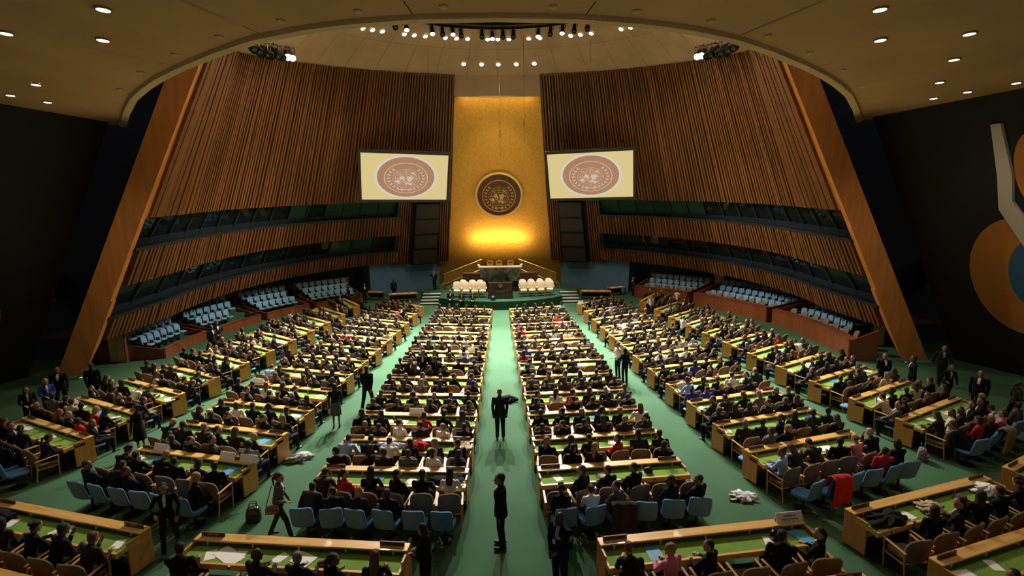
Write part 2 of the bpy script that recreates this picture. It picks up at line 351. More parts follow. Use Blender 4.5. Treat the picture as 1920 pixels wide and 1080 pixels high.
edges = [-17.85, -13.0, -9.4, -5.7, -1.84, 2.0, 6.1, 9.8, 13.6, 17.85]
for a0, a1 in zip(edges[:-1], edges[1:]): ceil_sector(a0+.012, a1-.012, 10)
p = MB(); X = [-17.85+35.7*k/96 for k in range(97)]
lip = lambda d, z: [(*rim_off(x, d), z) for x in X]
p.grid([lip(-.02, CZ+.02), lip(.02, CZ-.09), lip(.26, CZ-.09), lip(.30, CZ+.75), lip(-.02, CZ+.75)]); p.build('rim', LIP, ce, smooth=False)
for i_, x in enumerate((-12.6, -10.5, -8.45, -6.55, -4.7, -2.9, -1.1, 1.2, 3.0, 4.8, 6.6, 8.5, 10.6, 12.7)):
    q = rim_off(x, -.42); o = thing('smoke_detector', 'small pale disc detector along the ceiling rim, %s from the left' % ['first', 'second', 'third', 'fourth', 'fifth', 'sixth', 'seventh', 'eighth', 'ninth', 'tenth', 'eleventh', 'twelfth', 'thirteenth', 'fourteenth'][i_], 'detector', (q[0], q[1], CZ), 0, 'disc detectors along the ceiling rim')
    MB().lathe([(.09, 0), (.09, -.03), (.05, -.05), (.01, -.05)], 14).build('disc', LIP, o); MB().lathe([(.11, 0), (.11, -.012)], 14).build('base_ring', CEIL, o)
# dark leaning side walls and navy returns beside the wings
for sg in (-1, 1):
    p = MB(); ys = [4+19.3*k/12 for k in range(13)]; zs = [-.1+12.2*k/8 for k in range(9)]
    wx = lambda y, z: (28.2-(y-4)*(4.9/19.3))+((23.4-(y-4)*(5.65/19.3))-(28.2-(y-4)*(4.9/19.3)))*z/12.1
    for o_ in (0, .5): p.grid([[(sg*(wx(y, z)+o_), y, z) for y in ys] for z in zs])
    p.grid([[(sg*(wx(23.3, z)+o_), 23.3, z) for z in zs] for o_ in (0, .5)])
    struct(p.build('wall_side_%s' % ('left' if sg < 0 else 'right'), DARKWALL), 'dark leaning side wall of the hall')
    p = MB(); p.hexa([(sg*22.4, 26.2, -.1), (sg*32, 26.2, -.1), (sg*32, 26.6, -.1), (sg*22.4, 26.6, -.1), (sg*15.0, 26.2, 19), (sg*32, 26.2, 19), (sg*32, 26.6, 19), (sg*15.0, 26.6, 19)])
    struct(p.build('wall_navy_%s' % ('left' if sg < 0 else 'right'), NAVY), 'navy wall between the wood wing and the dark side wall')
# ------------------------------------------------------------------ emblem (world map in a wreath), used on the wall, the screens and the lectern
def arc_band(r0, r1, n=48, a0=0, a1=2*PI):
    P = []
    for k in range(n):
        t0, t1 = a0+(a1-a0)*k/n, a0+(a1-a0)*(k+1)/n
        P.append([(r0*math.cos(t0), r0*math.sin(t0)), (r1*math.cos(t0), r1*math.sin(t0)), (r1*math.cos(t1), r1*math.sin(t1)), (r0*math.cos(t1), r0*math.sin(t1))])
    return P
LANDS = [[(-.52, .0), (-.46, .2), (-.25, .24), (-.12, .14), (-.13, .03), (-.05, -.02), (-.12, -.22), (-.25, -.08), (-.4, -.14)],
         [(.02, .12), (.12, .24), (.28, .18), (.45, .26), (.56, .06), (.44, -.10), (.40, -.26), (.2, -.34), (.04, -.26), (.12, -.14), (.0, .0)],
         [(-.95, -.30), (-.72, -.24), (-.62, -.10), (-.50, -.18), (-.42, -.45), (-.55, -.60), (-.75, -.42)],
         [(-.15, -.48), (.0, -.38), (.2, -.42), (.42, -.48), (.46, -.66), (.30, -.76), (.18, -.60), (.0, -.58)],
         [(.35, .68), (.50, .66), (.74, .42), (.74, .28), (.58, .45), (.42, .54)], [(-.28, -.38), (-.1, -.28), (-.2, -.24)]]
def emblem(parent, M, mats, ring=True, t=.02):
    """M maps the unit disc (xz plane, facing -y) into the scene; mats = disc, frame ring, lines"""
    def part(name, polys, y0, y1, m, label=None):
        b = MB()
        for P in polys: b.prism(P, y1-y0, M @ Matrix.Translation((0, -y0, 0)))
        return b.build(name, m, parent, label=label)
    disc = [[(.92*math.cos(2*PI*k/64), .92*math.sin(2*PI*k/64)) for k in range(64)]]
    d = part('disc', disc, 0, t, mats[0])
    if ring: part('frame_ring', arc_band(.92, 1.0, 64), 0, t*2.2, mats[1])
    part('thin_ring', [[(x, z-.045) for x, z in P] for P in arc_band(.68, .705, 64)], t, t*1.5, mats[2])
    mp = []
    k = .434; c = (0, -.06)
    for r in (.25, .45, .63, .80, .985): mp += arc_band(r-.014, r+.014, 40)
    for a in range(8):
        ca, sa = math.cos(a*PI/4), math.sin(a*PI/4); r0, r1, w = .25, 1.0, .014
        mp.append([(r0*ca-w*sa, r0*sa+w*ca), (r1*ca-w*sa, r1*sa+w*ca), (r1*ca+w*sa, r1*sa-w*ca), (r0*ca+w*sa, r0*sa-w*ca)])
    part('map_grid', [[(x*k+c[0], z*k+c[1]) for x, z in P] for P in mp], t, t*1.35, mats[2])
    part('map_lands', [[(x*k+c[0], z*k+c[1]) for x, z in P] for P in LANDS], t, t*1.6, mats[2])
    for sg in (-1, 1):
        lv = []
        for i in range(9):
            a = math.radians(-80+i*14.8); r = 1.24+.06*math.sin(i*.35)
            px, pz = r*math.cos(a), r*math.sin(a)+.04
            for side in (-1, 1):
                th = a+PI/2+side*.52; ln, w = .25, .048
                ca, sa = math.cos(th), math.sin(th)
                lv.append([(sg*(px+x*ca-z*sa)*k+c[0], (pz+x*sa+z*ca)*k+c[1]) for x, z in ((0, 0), (.3*ln, w), (.7*ln, w*.9), (ln, 0), (.7*ln, -w*.7), (.3*ln, -w*.7))])
        lv.append([(sg*x*k+c[0], z*k+c[1]) for x, z in ((-.32, -1.42), (-.1, -1.24), (.35, -1.20), (.75, -1.28), (.35, -1.13), (-.1, -1.17), (-.36, -1.38))])
        part('olive_branch', lv, t, t*1.4, mats[2])
def emblem_wall():
    c = drum(0, -.75, .0); n0, n1 = drum(0, -2.75, 0), drum(0, 1.2, 0); up = (n1-n0).normalized(); x = Vector((1, 0, 0)); y = up.cross(x).normalized()
    M = Matrix((( x.x, y.x, up.x, c.x), (x.y, y.y, up.y, c.y), (x.z, y.z, up.z, c.z), (0, 0, 0, 1))) @ Matrix.Diagonal((2.30, 1, 2.30, 1))
    root = thing('wall_emblem', 'round brown wooden emblem with gold rim, world map and wreath, on the gold wall', 'emblem', (0, 0, 0))
    emblem(root, M, (mat('emblem_wood', (.10, .022, .008), .45, noise=(2, .3, (1, 1, .3))), mat('emblem_rim', (.85, .62, .30), .35, metal=.8), mat('emblem_gold', (.62, .46, .20), .4, metal=.6)), t=.10)
    # halo lamps behind the disc belong to the emblem
emblem_wall()
def em(name, c, s): return mat(name, (.02, .02, .02), .4, emit=(c, s))
SCR = (em('screen_disc', (.36, .18, .10), 1.0), em('screen_ring', (.62, .58, .50), 1.0), em('screen_line', (.60, .46, .36), 1.0))
def screen(sg, px, pz, py, yaw, tilt, w, h):
    root = thing('projection_screen', 'large black framed screen showing the emblem, %s of the gold wall' % ('left' if sg < 0 else 'right'), 'screen', (px, py, pz))
    M = Matrix.Rotation(yaw, 4, 'Z') @ Matrix.Rotation(tilt, 4, 'X')
    f = MB(); b = .22; f.box(-w/2-b, w/2+b, 0, .35, -h/2-b, h/2+b, M=M)
    for x0, x1, z0, z1 in ((-w/2-b, w/2+b, h/2, h/2+b), (-w/2-b, w/2+b, -h/2-b, -h/2), (-w/2-b, -w/2, -h/2, h/2), (w/2, w/2+b, -h/2, h/2)): f.box(x0, x1, -.12, .02, z0, z1, M=M)
    f.build('frame', BLACK, root)
    p = MB(); p.box(-w/2, w/2, -.05, 0, -h/2, h/2, M=M); p.build('screen_surface', em('screen_gold', (.66, .53, .24), 1.0), root)
    er = M @ Matrix.Translation((.1*-sg*0+.05, -.05, 0)) @ Matrix.Diagonal((2.56, 1, 1.80, 1))
    e = link('screen_emblem', None, root); emblem(e, er, SCR, t=.006)
    for x in (-w*.35, w*.35): k = MB(); k.tube([M @ Vector((x, .3, h/2)), M @ Vector((x, 4.2, h/2+.8))], .06, 6); k.build('bracket', BLACK, root)
screen(-1, -7.72, 10.80, 40.9, math.radians(20), math.radians(19), 7.05, 3.80)
screen(1, 7.62, 10.80, 40.9, math.radians(-20), math.radians(19), 7.05, 3.80)
# loudspeaker stacks: four cloth boxes hung one under another
for sg in (-1, 1):
    root = thing('loudspeaker_stack', 'hanging stack of four dark loudspeaker boxes under the %s screen' % ('left' if sg < 0 else 'right'), 'loudspeaker', drum(sg*23.4, -7.5, -.5))
    base = Vector(root.location)
    hh = [-7.55, -5.95, -4.45, -2.95, -1.5]
    for i in range(4):
        A, B = sg*19.6, sg*27.2
        def cor(h, off): return [drum(A, h, off)-base, drum(B, h, off)-base]
        b = MB(); h0, h1 = hh[i]+.06, hh[i+1]-.06
        def slab(h0, h1, o0, o1, ins=0):
            l0, r0 = drum(A, h0, o0), drum(B, h0, o0); l1, r1 = drum(A, h1, o0), drum(B, h1, o0)
            L0, R0 = drum(A, h0, o1), drum(B, h0, o1); L1, R1 = drum(A, h1, o1), drum(B, h1, o1)
            sh = lambda p, q: p.lerp(q, ins)
            return [sh(l0, r0)-base, sh(r0, l0)-base, sh(R0, L0)-base, sh(L0, R0)-base, sh(l1, r1)-base, sh(r1, l1)-base, sh(R1, L1)-base, sh(L1, R1)-base]
        b.hexa(slab(h0-.05, h1+.05, -.55, .1)); c = b.build('cabinet', BLACK, root)
        g = MB(); g.hexa(slab(h0+.06, h1-.06, -.62, -.5, .03)); g.build('grille_cloth', BLACKFAB, c)
# lamps -------------------------------------------------------------
GLOW = mat('lamp_glow', (1, 1, 1), .5, emit=((1, .93, .80), 9.0)); LRING = mat('lamp_trim', (.30, .22, .15), .5)
def dome_normal(az, t):
    a = dome(az+.5, t)-dome(az-.5, t); b = dome(az, t+.01)-dome(az, t-.01); n_ = a.cross(b).normalized(); return n_ if n_.z > 0 else -n_
def disc_lamp(name, label, loc, r, group, up=None):
    o = thing(name, label, 'lamp', loc, 0, group)
    if up is not None: o.rotation_euler = up.to_track_quat('Z', 'Y').to_euler(); o.location = Vector(loc)-up*.03
    a = MB(); a.lathe([(r*1.22, 0), (r*1.22, -.04), (r, -.05), (r, 0)], 20); a.build('trim_ring', LRING, o)
    b = MB(); b.lathe([(r, .01), (r*.97, -.035), (r*.6, -.05), (.01, -.055)], 20); b.build('lens', GLOW, o, smooth=True)
    return o
ORD = ['first', 'second', 'third', 'fourth', 'fifth', 'sixth', 'seventh', 'eighth', 'ninth', 'tenth', 'eleventh', 'twelfth', 'thirteenth', 'fourteenth', 'fifteenth', 'sixteenth', 'seventeenth', 'eighteenth', 'nineteenth', 'twentieth', 'twenty-first']
for sg in (-1, 1):
    L = sorted([p for p in LAMPS if p[0]*sg > 0], key=lambda p: p[1])
    for i, (x, y) in enumerate(L):
        disc_lamp('ceiling_downlight', 'round downlight in the flat brown ceiling, %s from the balcony on the %s' % (ORD[i], 'left' if sg < 0 else 'right'), (x, y, CZ), .125, 'downlights of the flat ceiling')
for i, az in enumerate(RING):
    t = .46-.06*(abs(az)/70)**2; p = dome(az, t)
    disc_lamp('dome_downlight', 'round white lamp in the dome ring, %s from the left' % ORD[i], p, .165, 'lamps of the dome ring', dome_normal(az, t))
for i, az in enumerate(ROWL):
    disc_lamp('dome_downlight', 'round white dome lamp low above the gold wall, %s from the left' % ORD[i], dome(az, .14), .17, 'lamps above the gold wall', dome_normal(az, .14))
def stage_lamp(loc, target, lit, label, group, size=1.0):
    o = thing('stage_spotlight', label, 'spotlight', loc, 0, group); d = (Vector(target)-Vector(loc)).normalized()
    Q = d.to_track_quat('-Z', 'Y').to_matrix().to_4x4() @ Matrix.Scale(size, 4)
    b = MB(); b.lathe([(.10, .30), (.13, .26), (.14, -.20), (.19, -.25), (.19, -.46), (.175, -.46), (.175, -.3)], 14); b.v = [tuple(Q @ Vector(v)) for v in b.v]; b.build('can', BLACK, o, smooth=False)
    l = MB(); l.lathe([(.17, -.40), (.16, -.43), (.08, -.45), (.01, -.455)], 14); l.v = [tuple(Q @ Vector(v)) for v in l.v]; l.build('lens', GLOW if lit else mat('dark_lens', (.02, .03, .05), .1), o, smooth=True)
    y = MB(); y.tube([(-.2*size, 0, 0), (-.2*size, 0, .34*size), (.2*size, 0, .34*size), (.2*size, 0, 0)], .025*size, 6); y.tube([(0, 0, .34*size), (0, 0, .62*size)], .03*size, 6); y.build('yoke', BLACK, o)
    return o
n = 0
for px, h, lit in [(-50, 0, 0), (-44, 0, 1), (-31, 0, 1), (-26, 0, 0), (-21, .1, 1), (-17, 0, 0), (-7, 0, 0), (-2, -.1, 1), (3, 0, 0), (8, 0, 0), (20, -.05, 1), (26, 0, 0), (32, 0, 1), (38, 0, 0), (45, 0, 0)]:
    n += 1; p = dome(px, TOC-.02)+Vector((0, -.2, -.30+h))
    stage_lamp(p, (p.x*.4, 26, 0), lit, '%s spotlight at the rim of the dark dome opening, %s from the left' % ('lit' if lit else 'unlit black', ORD[n-1]), 'spotlights round the dome opening')
for sg in (-1, 1):
    for i in range(9):
        az = sg*(105-i*3.0); p = drum(az, htop(az)+.15, -.75-.12*(i % 2))+Vector((0, 0, .12))
        stage_lamp(p, (sg*-2-(0 if i < 7 else sg*-4), 24-(i >= 7)*10, 2), i in (7, 8), '%s spotlight on top of the %s slatted wall, %s from the wing' % ('lit' if i >= 7 else 'dark', 'left' if sg < 0 else 'right', ORD[i]), 'spotlight clusters on top of the slatted walls', 1.15)
# thin cables hanging from the dome, two with a microphone
for x, y, z0, z1, m in [(-5.4, 40.0, 20.9, 14.2, 0), (.15, 39.2, 22.2, 12.4, 1), (2.05, 39.2, 22.2, 13.2, 1), (7.0, 38.0, 20.9, 18.9, 0)]:
    o = thing('hanging_cable', ('hanging cable with slim microphone before the gold wall, %s' % ('near its middle' if x < 1 else 'towards its right edge')) if m else 'thin bare cable hanging from the dome in front of the %s slats' % ('left' if x < 0 else 'right'), 'cable', (x, y, z1))
    b = MB(); b.tube([(0, 0, 0), (0, 0, z0-z1)], .012, 5); b.build('wire', BLACK, o)
    if m: b = MB(); b.lathe([(.012, .0), (.03, .05), (.03, .55), (.012, .62)], 8, c=(0, 0, 1.2)); b.build('microphone', BLACK, o)
# ------------------------------------------------------------------ furniture materials
FELT = mat('green_felt', (.17, .30, .055), .9, noise=(3, .12, (1, 1, 1)), spec=.1)
DESK = mat('desk_wood', (.74, .43, .135), .32, noise=(1.6, .18, (.6, 6, 6)), coat=.5)
DESKE = mat('desk_end_wood', (.62, .27, .06), .42, noise=(1.4, .16, (5, 5, .5)), coat=.15)
REDWOOD = mat('red_brown_wood', (.20, .055, .018), .38, noise=(1.2, .2, (1, 1, .2)), coat=.25)
DARKIN = mat('dark_board_recess_shade', (.05, .025, .010), .7)  # for dark boards; its tone also paints the shade in recesses
TANUP = mat('tan_upholstery', (.15, .105, .058), .8, noise=(9, .12, (1, 1, 1)))
CREAMUP = mat('cream_upholstery', (.85, .76, .58), .8, noise=(6, .06, (1, 1, 1)))
BLUEUP = mat('blue_upholstery', (.065, .20, .40), .75, noise=(8, .10, (1, 1, 1)))
BLUEUP2 = mat('blue_grey_upholstery', (.15, .31, .47), .75, noise=(8, .10, (1, 1, 1)))
CHAIRWOOD = mat('chair_wood', (.52, .28, .085), .42, noise=(4, .15, (1, 1, .3)))
WHITE = mat('white_paper', (.86, .85, .82), .8)
PLATE = mat('name_plate_brown', (.10, .045, .020), .5)
PLATETXT = mat('name_plate_lettering', (.75, .58, .30), .5)
CHROME = mat('steel', (.55, .55, .56), .3, metal=1)
def superslab(w, h, t, p=2.6, bend=.0, n=20, dish=.0):
    """rounded slab in the xz plane standing on z=0, thickness t along y, ends bent forward (+y) by bend"""
    b = MB(); P = []
    for k in range(n):
        a = 2*PI*k/n; c, s = math.cos(a), math.sin(a)
        P.append((w/2*math.copysign(abs(c)**(2/p), c), h/2+h/2*math.copysign(abs(s)**(2/p), s)))
    f = lambda x: bend*(2*x/w)**2
    rings = [[(x*.9, f(x*.9)-t/2, h/2+(z-h/2)*.92) for x, z in P], [(x, f(x)-t*.3, z) for x, z in P], [(x, f(x)+t*.3, z) for x, z in P], [(x*.9, f(x*.9)+t/2, h/2+(z-h/2)*.92) for x, z in P]]
    vs = [v for r in rings for v in r]
    fs = [(i*n+k, i*n+(k+1) % n, (i+1)*n+(k+1) % n, (i+1)*n+k) for i in range(3) for k in range(n)]
    vs += [(0, -t/2, h/2), (0, t/2-dish, h/2)]; a, c = len(vs)-2, len(vs)-1
    fs += [(a, (k+1) % n, k) for k in range(n)]+[(c, 3*n+k, 3*n+(k+1) % n) for k in range(n)]
    return b.add(vs, fs)
def xf(b, M): b.v = [tuple(M @ Vector(v)) for v in b.v]; return b
def TR(x, y, z): return Matrix.Translation((x, y, z))
def RX(d): return Matrix.Rotation(math.radians(d), 4, 'X')
def RZ(d): return Matrix.Rotation(math.radians(d), 4, 'Z')
def cushion(w, d, t, z, y0): return xf(superslab(w, d, t, 4, 0, 16), TR(0, y0-d/2, z) @ RX(-90))
# prototypes: mesh data of each part, shared by all copies. Chairs face +y
def chair_parts():
    P = {}
    P['arm'] = [('seat', cushion(.52, .50, .10, .43, .02).mesh('seat', TANUP, True), TANUP), ('backrest', xf(superslab(.56, .62, .07, 2.5, .09), TR(0, -.27, .40) @ RX(12)).mesh('backrest', TANUP, True), TANUP)]
    for sg in (-1, 1):
        P['arm'].append(('armrest', bevel(xf(MB().box(-.03, .03, -.30, .24, -.015, .015), TR(sg*.31, 0, .655) @ RX(3)).mesh('armrest', CHAIRWOOD), .008), CHAIRWOOD))
        P['arm'].append(('leg', MB().tube([(sg*.29, .20, 0), (sg*.31, .22, .65)], [.016, .022], 6).mesh('leg', CHAIRWOOD), CHAIRWOOD))
        P['arm'].append(('leg', MB().tube([(sg*.28, -.30, 0), (sg*.30, -.24, .65)], [.016, .022], 6).mesh('leg', CHAIRWOOD), CHAIRWOOD))
    P['arm'].append(('seat_frame', MB().tube([(-.27, -.22, .36), (.27, -.22, .36), (.28, .20, .36), (-.28, .20, .36), (-.27, -.22, .36)], .022, 5).mesh('seat_frame', CHAIRWOOD), CHAIRWOOD))
    # blue shell chair
    P['blue'] = [('seat', cushion(.50, .48, .09, .43, .02).mesh('seat', BLUEUP, True), BLUEUP), ('backrest', xf(superslab(.52, .56, .07, 6.5, .035), TR(0, -.25, .42) @ RX(13)).mesh('backrest', BLUEUP, True), BLUEUP),
                 ('pedestal', MB().lathe([(.20, 0), (.20, .02), (.035, .05), (.035, .39)], 10).mesh('pedestal', BLACK), BLACK)]
    # auditorium seat of the side stands
    P['stand'] = [('seat', xf(cushion(.48, .44, .09, 0, 0), TR(0, .02, .43)).mesh('seat', BLUEUP2, True), BLUEUP2), ('backrest', xf(superslab(.50, .50, .07, 3.6, .03), TR(0, -.22, .42) @ RX(10)).mesh('backrest', BLUEUP2, True), BLUEUP2),
                  ('back_shell', xf(superslab(.48, .34, .04, 4, .03), TR(0, -.26, .12) @ RX(3)).mesh('back_shell', mat('navy_shell', (.02, .04, .075), .6), True), None),
                  ('armrest', bevel(xf(MB().box(-.025, .025, -.16, .14, -.015, .015), TR(.285, 0, .62)).mesh('armrest', CHAIRWOOD), .006), CHAIRWOOD),
                  ('stanchion', MB().box(.27, .30, -.12, .06, 0, .61).mesh('stanchion', BLACK), BLACK)]
    # cream armchair of the dais
    P['cream'] = [('seat', cushion(.52, .50, .14, .42, .02).mesh('seat', CREAMUP, True), CREAMUP), ('backrest', xf(superslab(.58, .72, .10, 2.6, .08), TR(0, -.27, .36) @ RX(8)).mesh('backrest', CREAMUP, True), CREAMUP)]
    for sg in (-1, 1):
        P['cream'].append(('armrest', bevel(xf(MB().box(-.03, .03, -.28, .22, -.02, .02), TR(sg*.30, 0, .64)).mesh('armrest', CREAMUP), .01), CREAMUP))
        for yy in (.2, -.26): P['cream'].append(('leg', MB().tube([(sg*.25, yy, 0), (sg*.27, yy*.95, .63 if yy > 0 else .4)], [.018, .024], 6).mesh('leg', CHAIRWOOD), CHAIRWOOD))
    return P
CP = chair_parts()
def place(kind, name, label, cat, loc, rz, group, keep=None):
    o = thing(name, label, cat, loc, rz, group)
    for n_, me, m in CP[kind]:
        link(n_, me, o)
    return o
# ------------------------------------------------------------------ dais
def poly_slab(poly, z0, z1):
    b = MB(); n = len(poly); b.add([(x, y, z0) for x, y in poly]+[(x, y, z1) for x, y in poly], [tuple(range(n-1, -1, -1)), tuple(range(n, 2*n))]+[(k, (k+1) % n, n+(k+1) % n, n+k) for k in range(n)]); return b
arc = [(7.2*math.sin(a), 45.35-7.2*math.cos(a)) for a in [math.radians(-47+94*k/24) for k in range(25)]]
dais = thing('speakers_dais', 'green carpeted speakers dais with curved front below the gold wall', 'dais', (0, 0, 0))
poly_slab(arc+[(5.27, 43.4), (7.3, 43.7), (6.6, 47.9), (-6.6, 47.9), (-7.3, 43.7), (-5.27, 43.4)], 0, .7).build('platform', CARPET_D, dais)
SILVER = mat('white_step_nosing', (.80, .80, .78), .5)
for sg in (-1, 1):
    st = thing('dais_steps', 'four green steps with white nosings at the %s end of the dais' % ('left' if sg < 0 else 'right'), 'steps', (0, 0, 0))
    for i in range(4):
        b = MB(); y0 = 40.75+i*.66; b.box(min(sg*5.3, sg*6.95), max(sg*5.3, sg*6.95), y0, 43.38, .175*i*.93, .175*(i+1)*.93 if i < 3 else .68); s_ = b.build('tread', CARPET_D, st)
        b = MB(); zt = .175*(i+1)*.93 if i < 3 else .68; b.box(min(sg*5.32, sg*6.93), max(sg*5.32, sg*6.93), y0-.02, y0+.16, zt-.05, zt+.012); b.build('nosing', SILVER, s_)
    rl = thing('stair_handrail', 'thin steel handrail beside the %s dais steps' % ('left' if sg < 0 else 'right'), 'handrail', (sg*5.15, 41.2, .7))
    b = MB(); b.tube([(0, 0, 0), (0, 0, .95), (0, 2.0, .95), (0, 2.0, 0)], .022, 6); b.build('rail', CHROME, rl)
    b = MB(); b.tube([(0, 1.0, 0), (0, 1.0, .95)], .018, 6); b.build('post', CHROME, rl)
    # flight up to the rostrum
    fl2 = thing('rostrum_stairs', 'green stairs rising from the dais to the rostrum on the %s' % ('left' if sg < 0 else 'right'), 'stairs', (0, 0, 0))
    for i in range(7):
        x0 = sg*(5.15-i*.44); b = MB(); b.box(min(x0, sg*1.95), max(x0, sg*1.95), 44.6+.06*i, 46.3, .7+.21*i, .7+.21*(i+1)); t_ = b.build('tread', mat('stair_carpet', (.075, .16, .065), .95, noise=(5, .15, (1, 1, 1))), fl2)
        b = MB(); b.box(min(x0, x0-sg*.06), max(x0, x0-sg*.06), 44.59+.06*i, 46.3, .7+.21*(i+1)-.05, .7+.21*(i+1)+.008); b.build('nosing', DARKIN, t_)
    # gold parapet with brass rails
    pp = thing('gold_parapet', 'sloping gold panelled parapet with brass rails, %s of the rostrum' % ('left' if sg < 0 else 'right'), 'parapet', (0, 0, 0))
    npan = 4
    for i in range(npan):
        f0, f1 = i/npan, (i+1)/npan-.012; X = lambda f: sg*(5.45-3.7*f); ZT = lambda f: 1.95+1.40*f; ZB = lambda f: .72+1.5*f
        b = MB(); b.hexa([(X(f0), 46.45, ZB(f0)), (X(f1), 46.45, ZB(f1)), (X(f1), 46.53, ZB(f1)), (X(f0), 46.53, ZB(f0)), (X(f0), 46.45, ZT(f0)), (X(f1), 46.45, ZT(f1)), (X(f1), 46.53, ZT(f1)), (X(f0), 46.53, ZT(f0))]); b.build('gold_panel', mat('parapet_gold', (.34, .21, .035), .45, metal=.6, noise=(4, .15, (1, 1, .4))), pp)
    b = MB(); b.tube([(sg*5.5, 46.42, 1.97), (sg*1.75, 46.42, 3.38)], .035, 6); b.build('rail', BRASS, pp)
    b = MB(); b.tube([(sg*5.6, 46.40, .95), (sg*1.75, 46.40, 2.45)], .04, 6); b.build('stringer', BRASS, pp)
# rostrum: green marble front of separate slabs, white top, side desks, three chairs
ro = thing('marble_rostrum', 'high green marble rostrum desk with a pale top behind the lectern', 'rostrum', (0, 0, 0))
b = MB(); b.box(-1.84, 1.84, 43.06, 43.3, 1.66, 2.92); b.box(-1.84, 1.84, 43.3, 46.4, .7, 2.2); b.build('body', DARKIN, ro)
MARB = []
for i, c in enumerate([(.030, .055, .036), (.048, .080, .048), (.020, .038, .026), (.065, .092, .055)]):
    m = mat('green_marble_%s' % 'abcd'[i], c, .22, noise=(3.5, .75, (1, 1, 1)), coat=.3); MARB.append(m)
for r in range(4):
    for c in range(9):
        x0 = -1.84+c*3.68/9; z0 = 1.67+r*1.25/4
        b = MB(); b.box(x0+.006, x0+3.68/9-.006, 43.0-.006*((r*5+c*3) % 3), 43.07, z0+.006, z0+1.25/4-.006); b.build('marble_slab', MARB[(r*3+c*5+(r*c) % 3) % 4], ro)
b = MB(); b.box(-1.95, 1.95, 42.95, 43.75, 2.92, 3.02); b.build('top', mat('pale_desk_top', (.80, .72, .56), .5), ro)
for sg in (-1, 1): b = MB(); b.hexa([(sg*1.80, 43.0, 3.02), (sg*1.95, 43.0, 3.02), (sg*1.95, 43.7, 3.02), (sg*1.80, 43.7, 3.02), (sg*1.86, 43.0, 3.16), (sg*2.03, 43.0, 3.2), (sg*2.03, 43.7, 3.2), (sg*1.86, 43.7, 3.16)]); b.build('raised_end', mat('pale_desk_top', (.8, .72, .56), .5), ro)
for sg in (-1, 1):
    sd = thing('side_desk', 'low dark wooden desk beside the marble rostrum, %s' % ('left' if sg < 0 else 'right'), 'desk', (sg*2.62, 43.4, .7))
    b = MB(); b.box(-.76, .76, -.35, .35, 1.66, 1.74); b.build('top', mat('dark_brown_wood', (.075, .035, .018), .45, noise=(2, .2, (1, 1, 1))), sd)
    b = MB(); b.box(-.72, .72, -.30, -.24, 0, 1.66); b.build('front_panel', mat('dark_brown_wood', (.075, .035, .018), .45), sd)
    for s2 in (-1, 1): b = MB(); b.box(min(s2*.70, s2*.76), max(s2*.70, s2*.76), -.3, .3, 0, 1.66); b.build('side_panel', mat('dark_brown_wood', (.075, .035, .018), .45), sd)
for i, (x, nm) in enumerate(((-.93, 'left'), (-.1, 'middle'), (.98, 'right'))):
    o = thing('rostrum_chair', 'tan leather high-backed chair behind the marble rostrum, the %s one' % nm, 'chair', (x, 44.35, 2.2), PI, 'three chairs behind the rostrum')
    M_ = mat('tan_leather', (.55, .28, .09), .5, noise=(5, .1, (1, 1, 1)))
    cushion(.56, .5, .12, .45, .02).build('seat', M_, o, True); b = xf(superslab(.62, .80, .10, 4, .05), TR(0, -.27, .42) @ RX(8)); b.build('backrest', M_, o, True)
    MB().lathe([(.26, 0), (.26, .03), (.04, .06), (.04, .4)], 10).build('pedestal', BLACK, o)
    xf(MB().box(-.19, .19, -.02, .02, 0, .10), TR(0, -.27+.0, 1.03)).build('head_pad', mat('brown_pad', (.20, .08, .03), .6), o)
# lectern
lc = thing('speakers_lectern', 'black marble speakers lectern with a small gold emblem on the dais', 'lectern', (0, 39.75, .7))
BMARB = mat('black_marble', (.006, .006, .006), .3, noise=(3, .8, (1, 1, 1)), coat=.3)
b = MB(); b.hexa([(-1.07, -.35, 0), (1.07, -.35, 0), (1.0, .45, 0), (-1.0, .45, 0), (-.98, -.28, 1.28), (.98, -.28, 1.28), (.94, .4, 1.28), (-.94, .4, 1.28)]); b.build('body', BMARB, lc)
b = MB(); b.box(-1.02, 1.02, -.33, .42, 1.28, 1.34); b.build('top', BMARB, lc)
b = MB(); b.box(-.35, .35, -.345, -.32, .56, .72); b.build('plaque', mat('plaque_metal', (.12, .11, .08), .4, metal=.7), lc)
er = link('lectern_emblem', None, lc); emblem(er, TR(0, -.335, 1.12) @ RX(-3) @ Matrix.Diagonal((.17, 1, .17, 1)), (BMARB, BRASS, BRASS), t=.012)
for x in (-.12, .12): b = MB(); b.tube([(x, .1, 1.34), (x, .0, 1.52), (x*.8, -.1, 1.58)], .012, 5); b.build('microphone', BLACK, lc)
mo = thing('stage_monitor', 'small dark round stage monitor on the dais edge before the lectern', 'loudspeaker', (-.62, 38.75, .7)); MB().lathe([(.16, 0), (.20, .06), (.20, .28), (.12, .36)], 12).build('case', mat('navy_plastic', (.02, .025, .06), .4), mo); MB().lathe([(.13, 0), (.10, .03)], 12, c=(0, 0, .36)).build('cap', BLACK, mo)
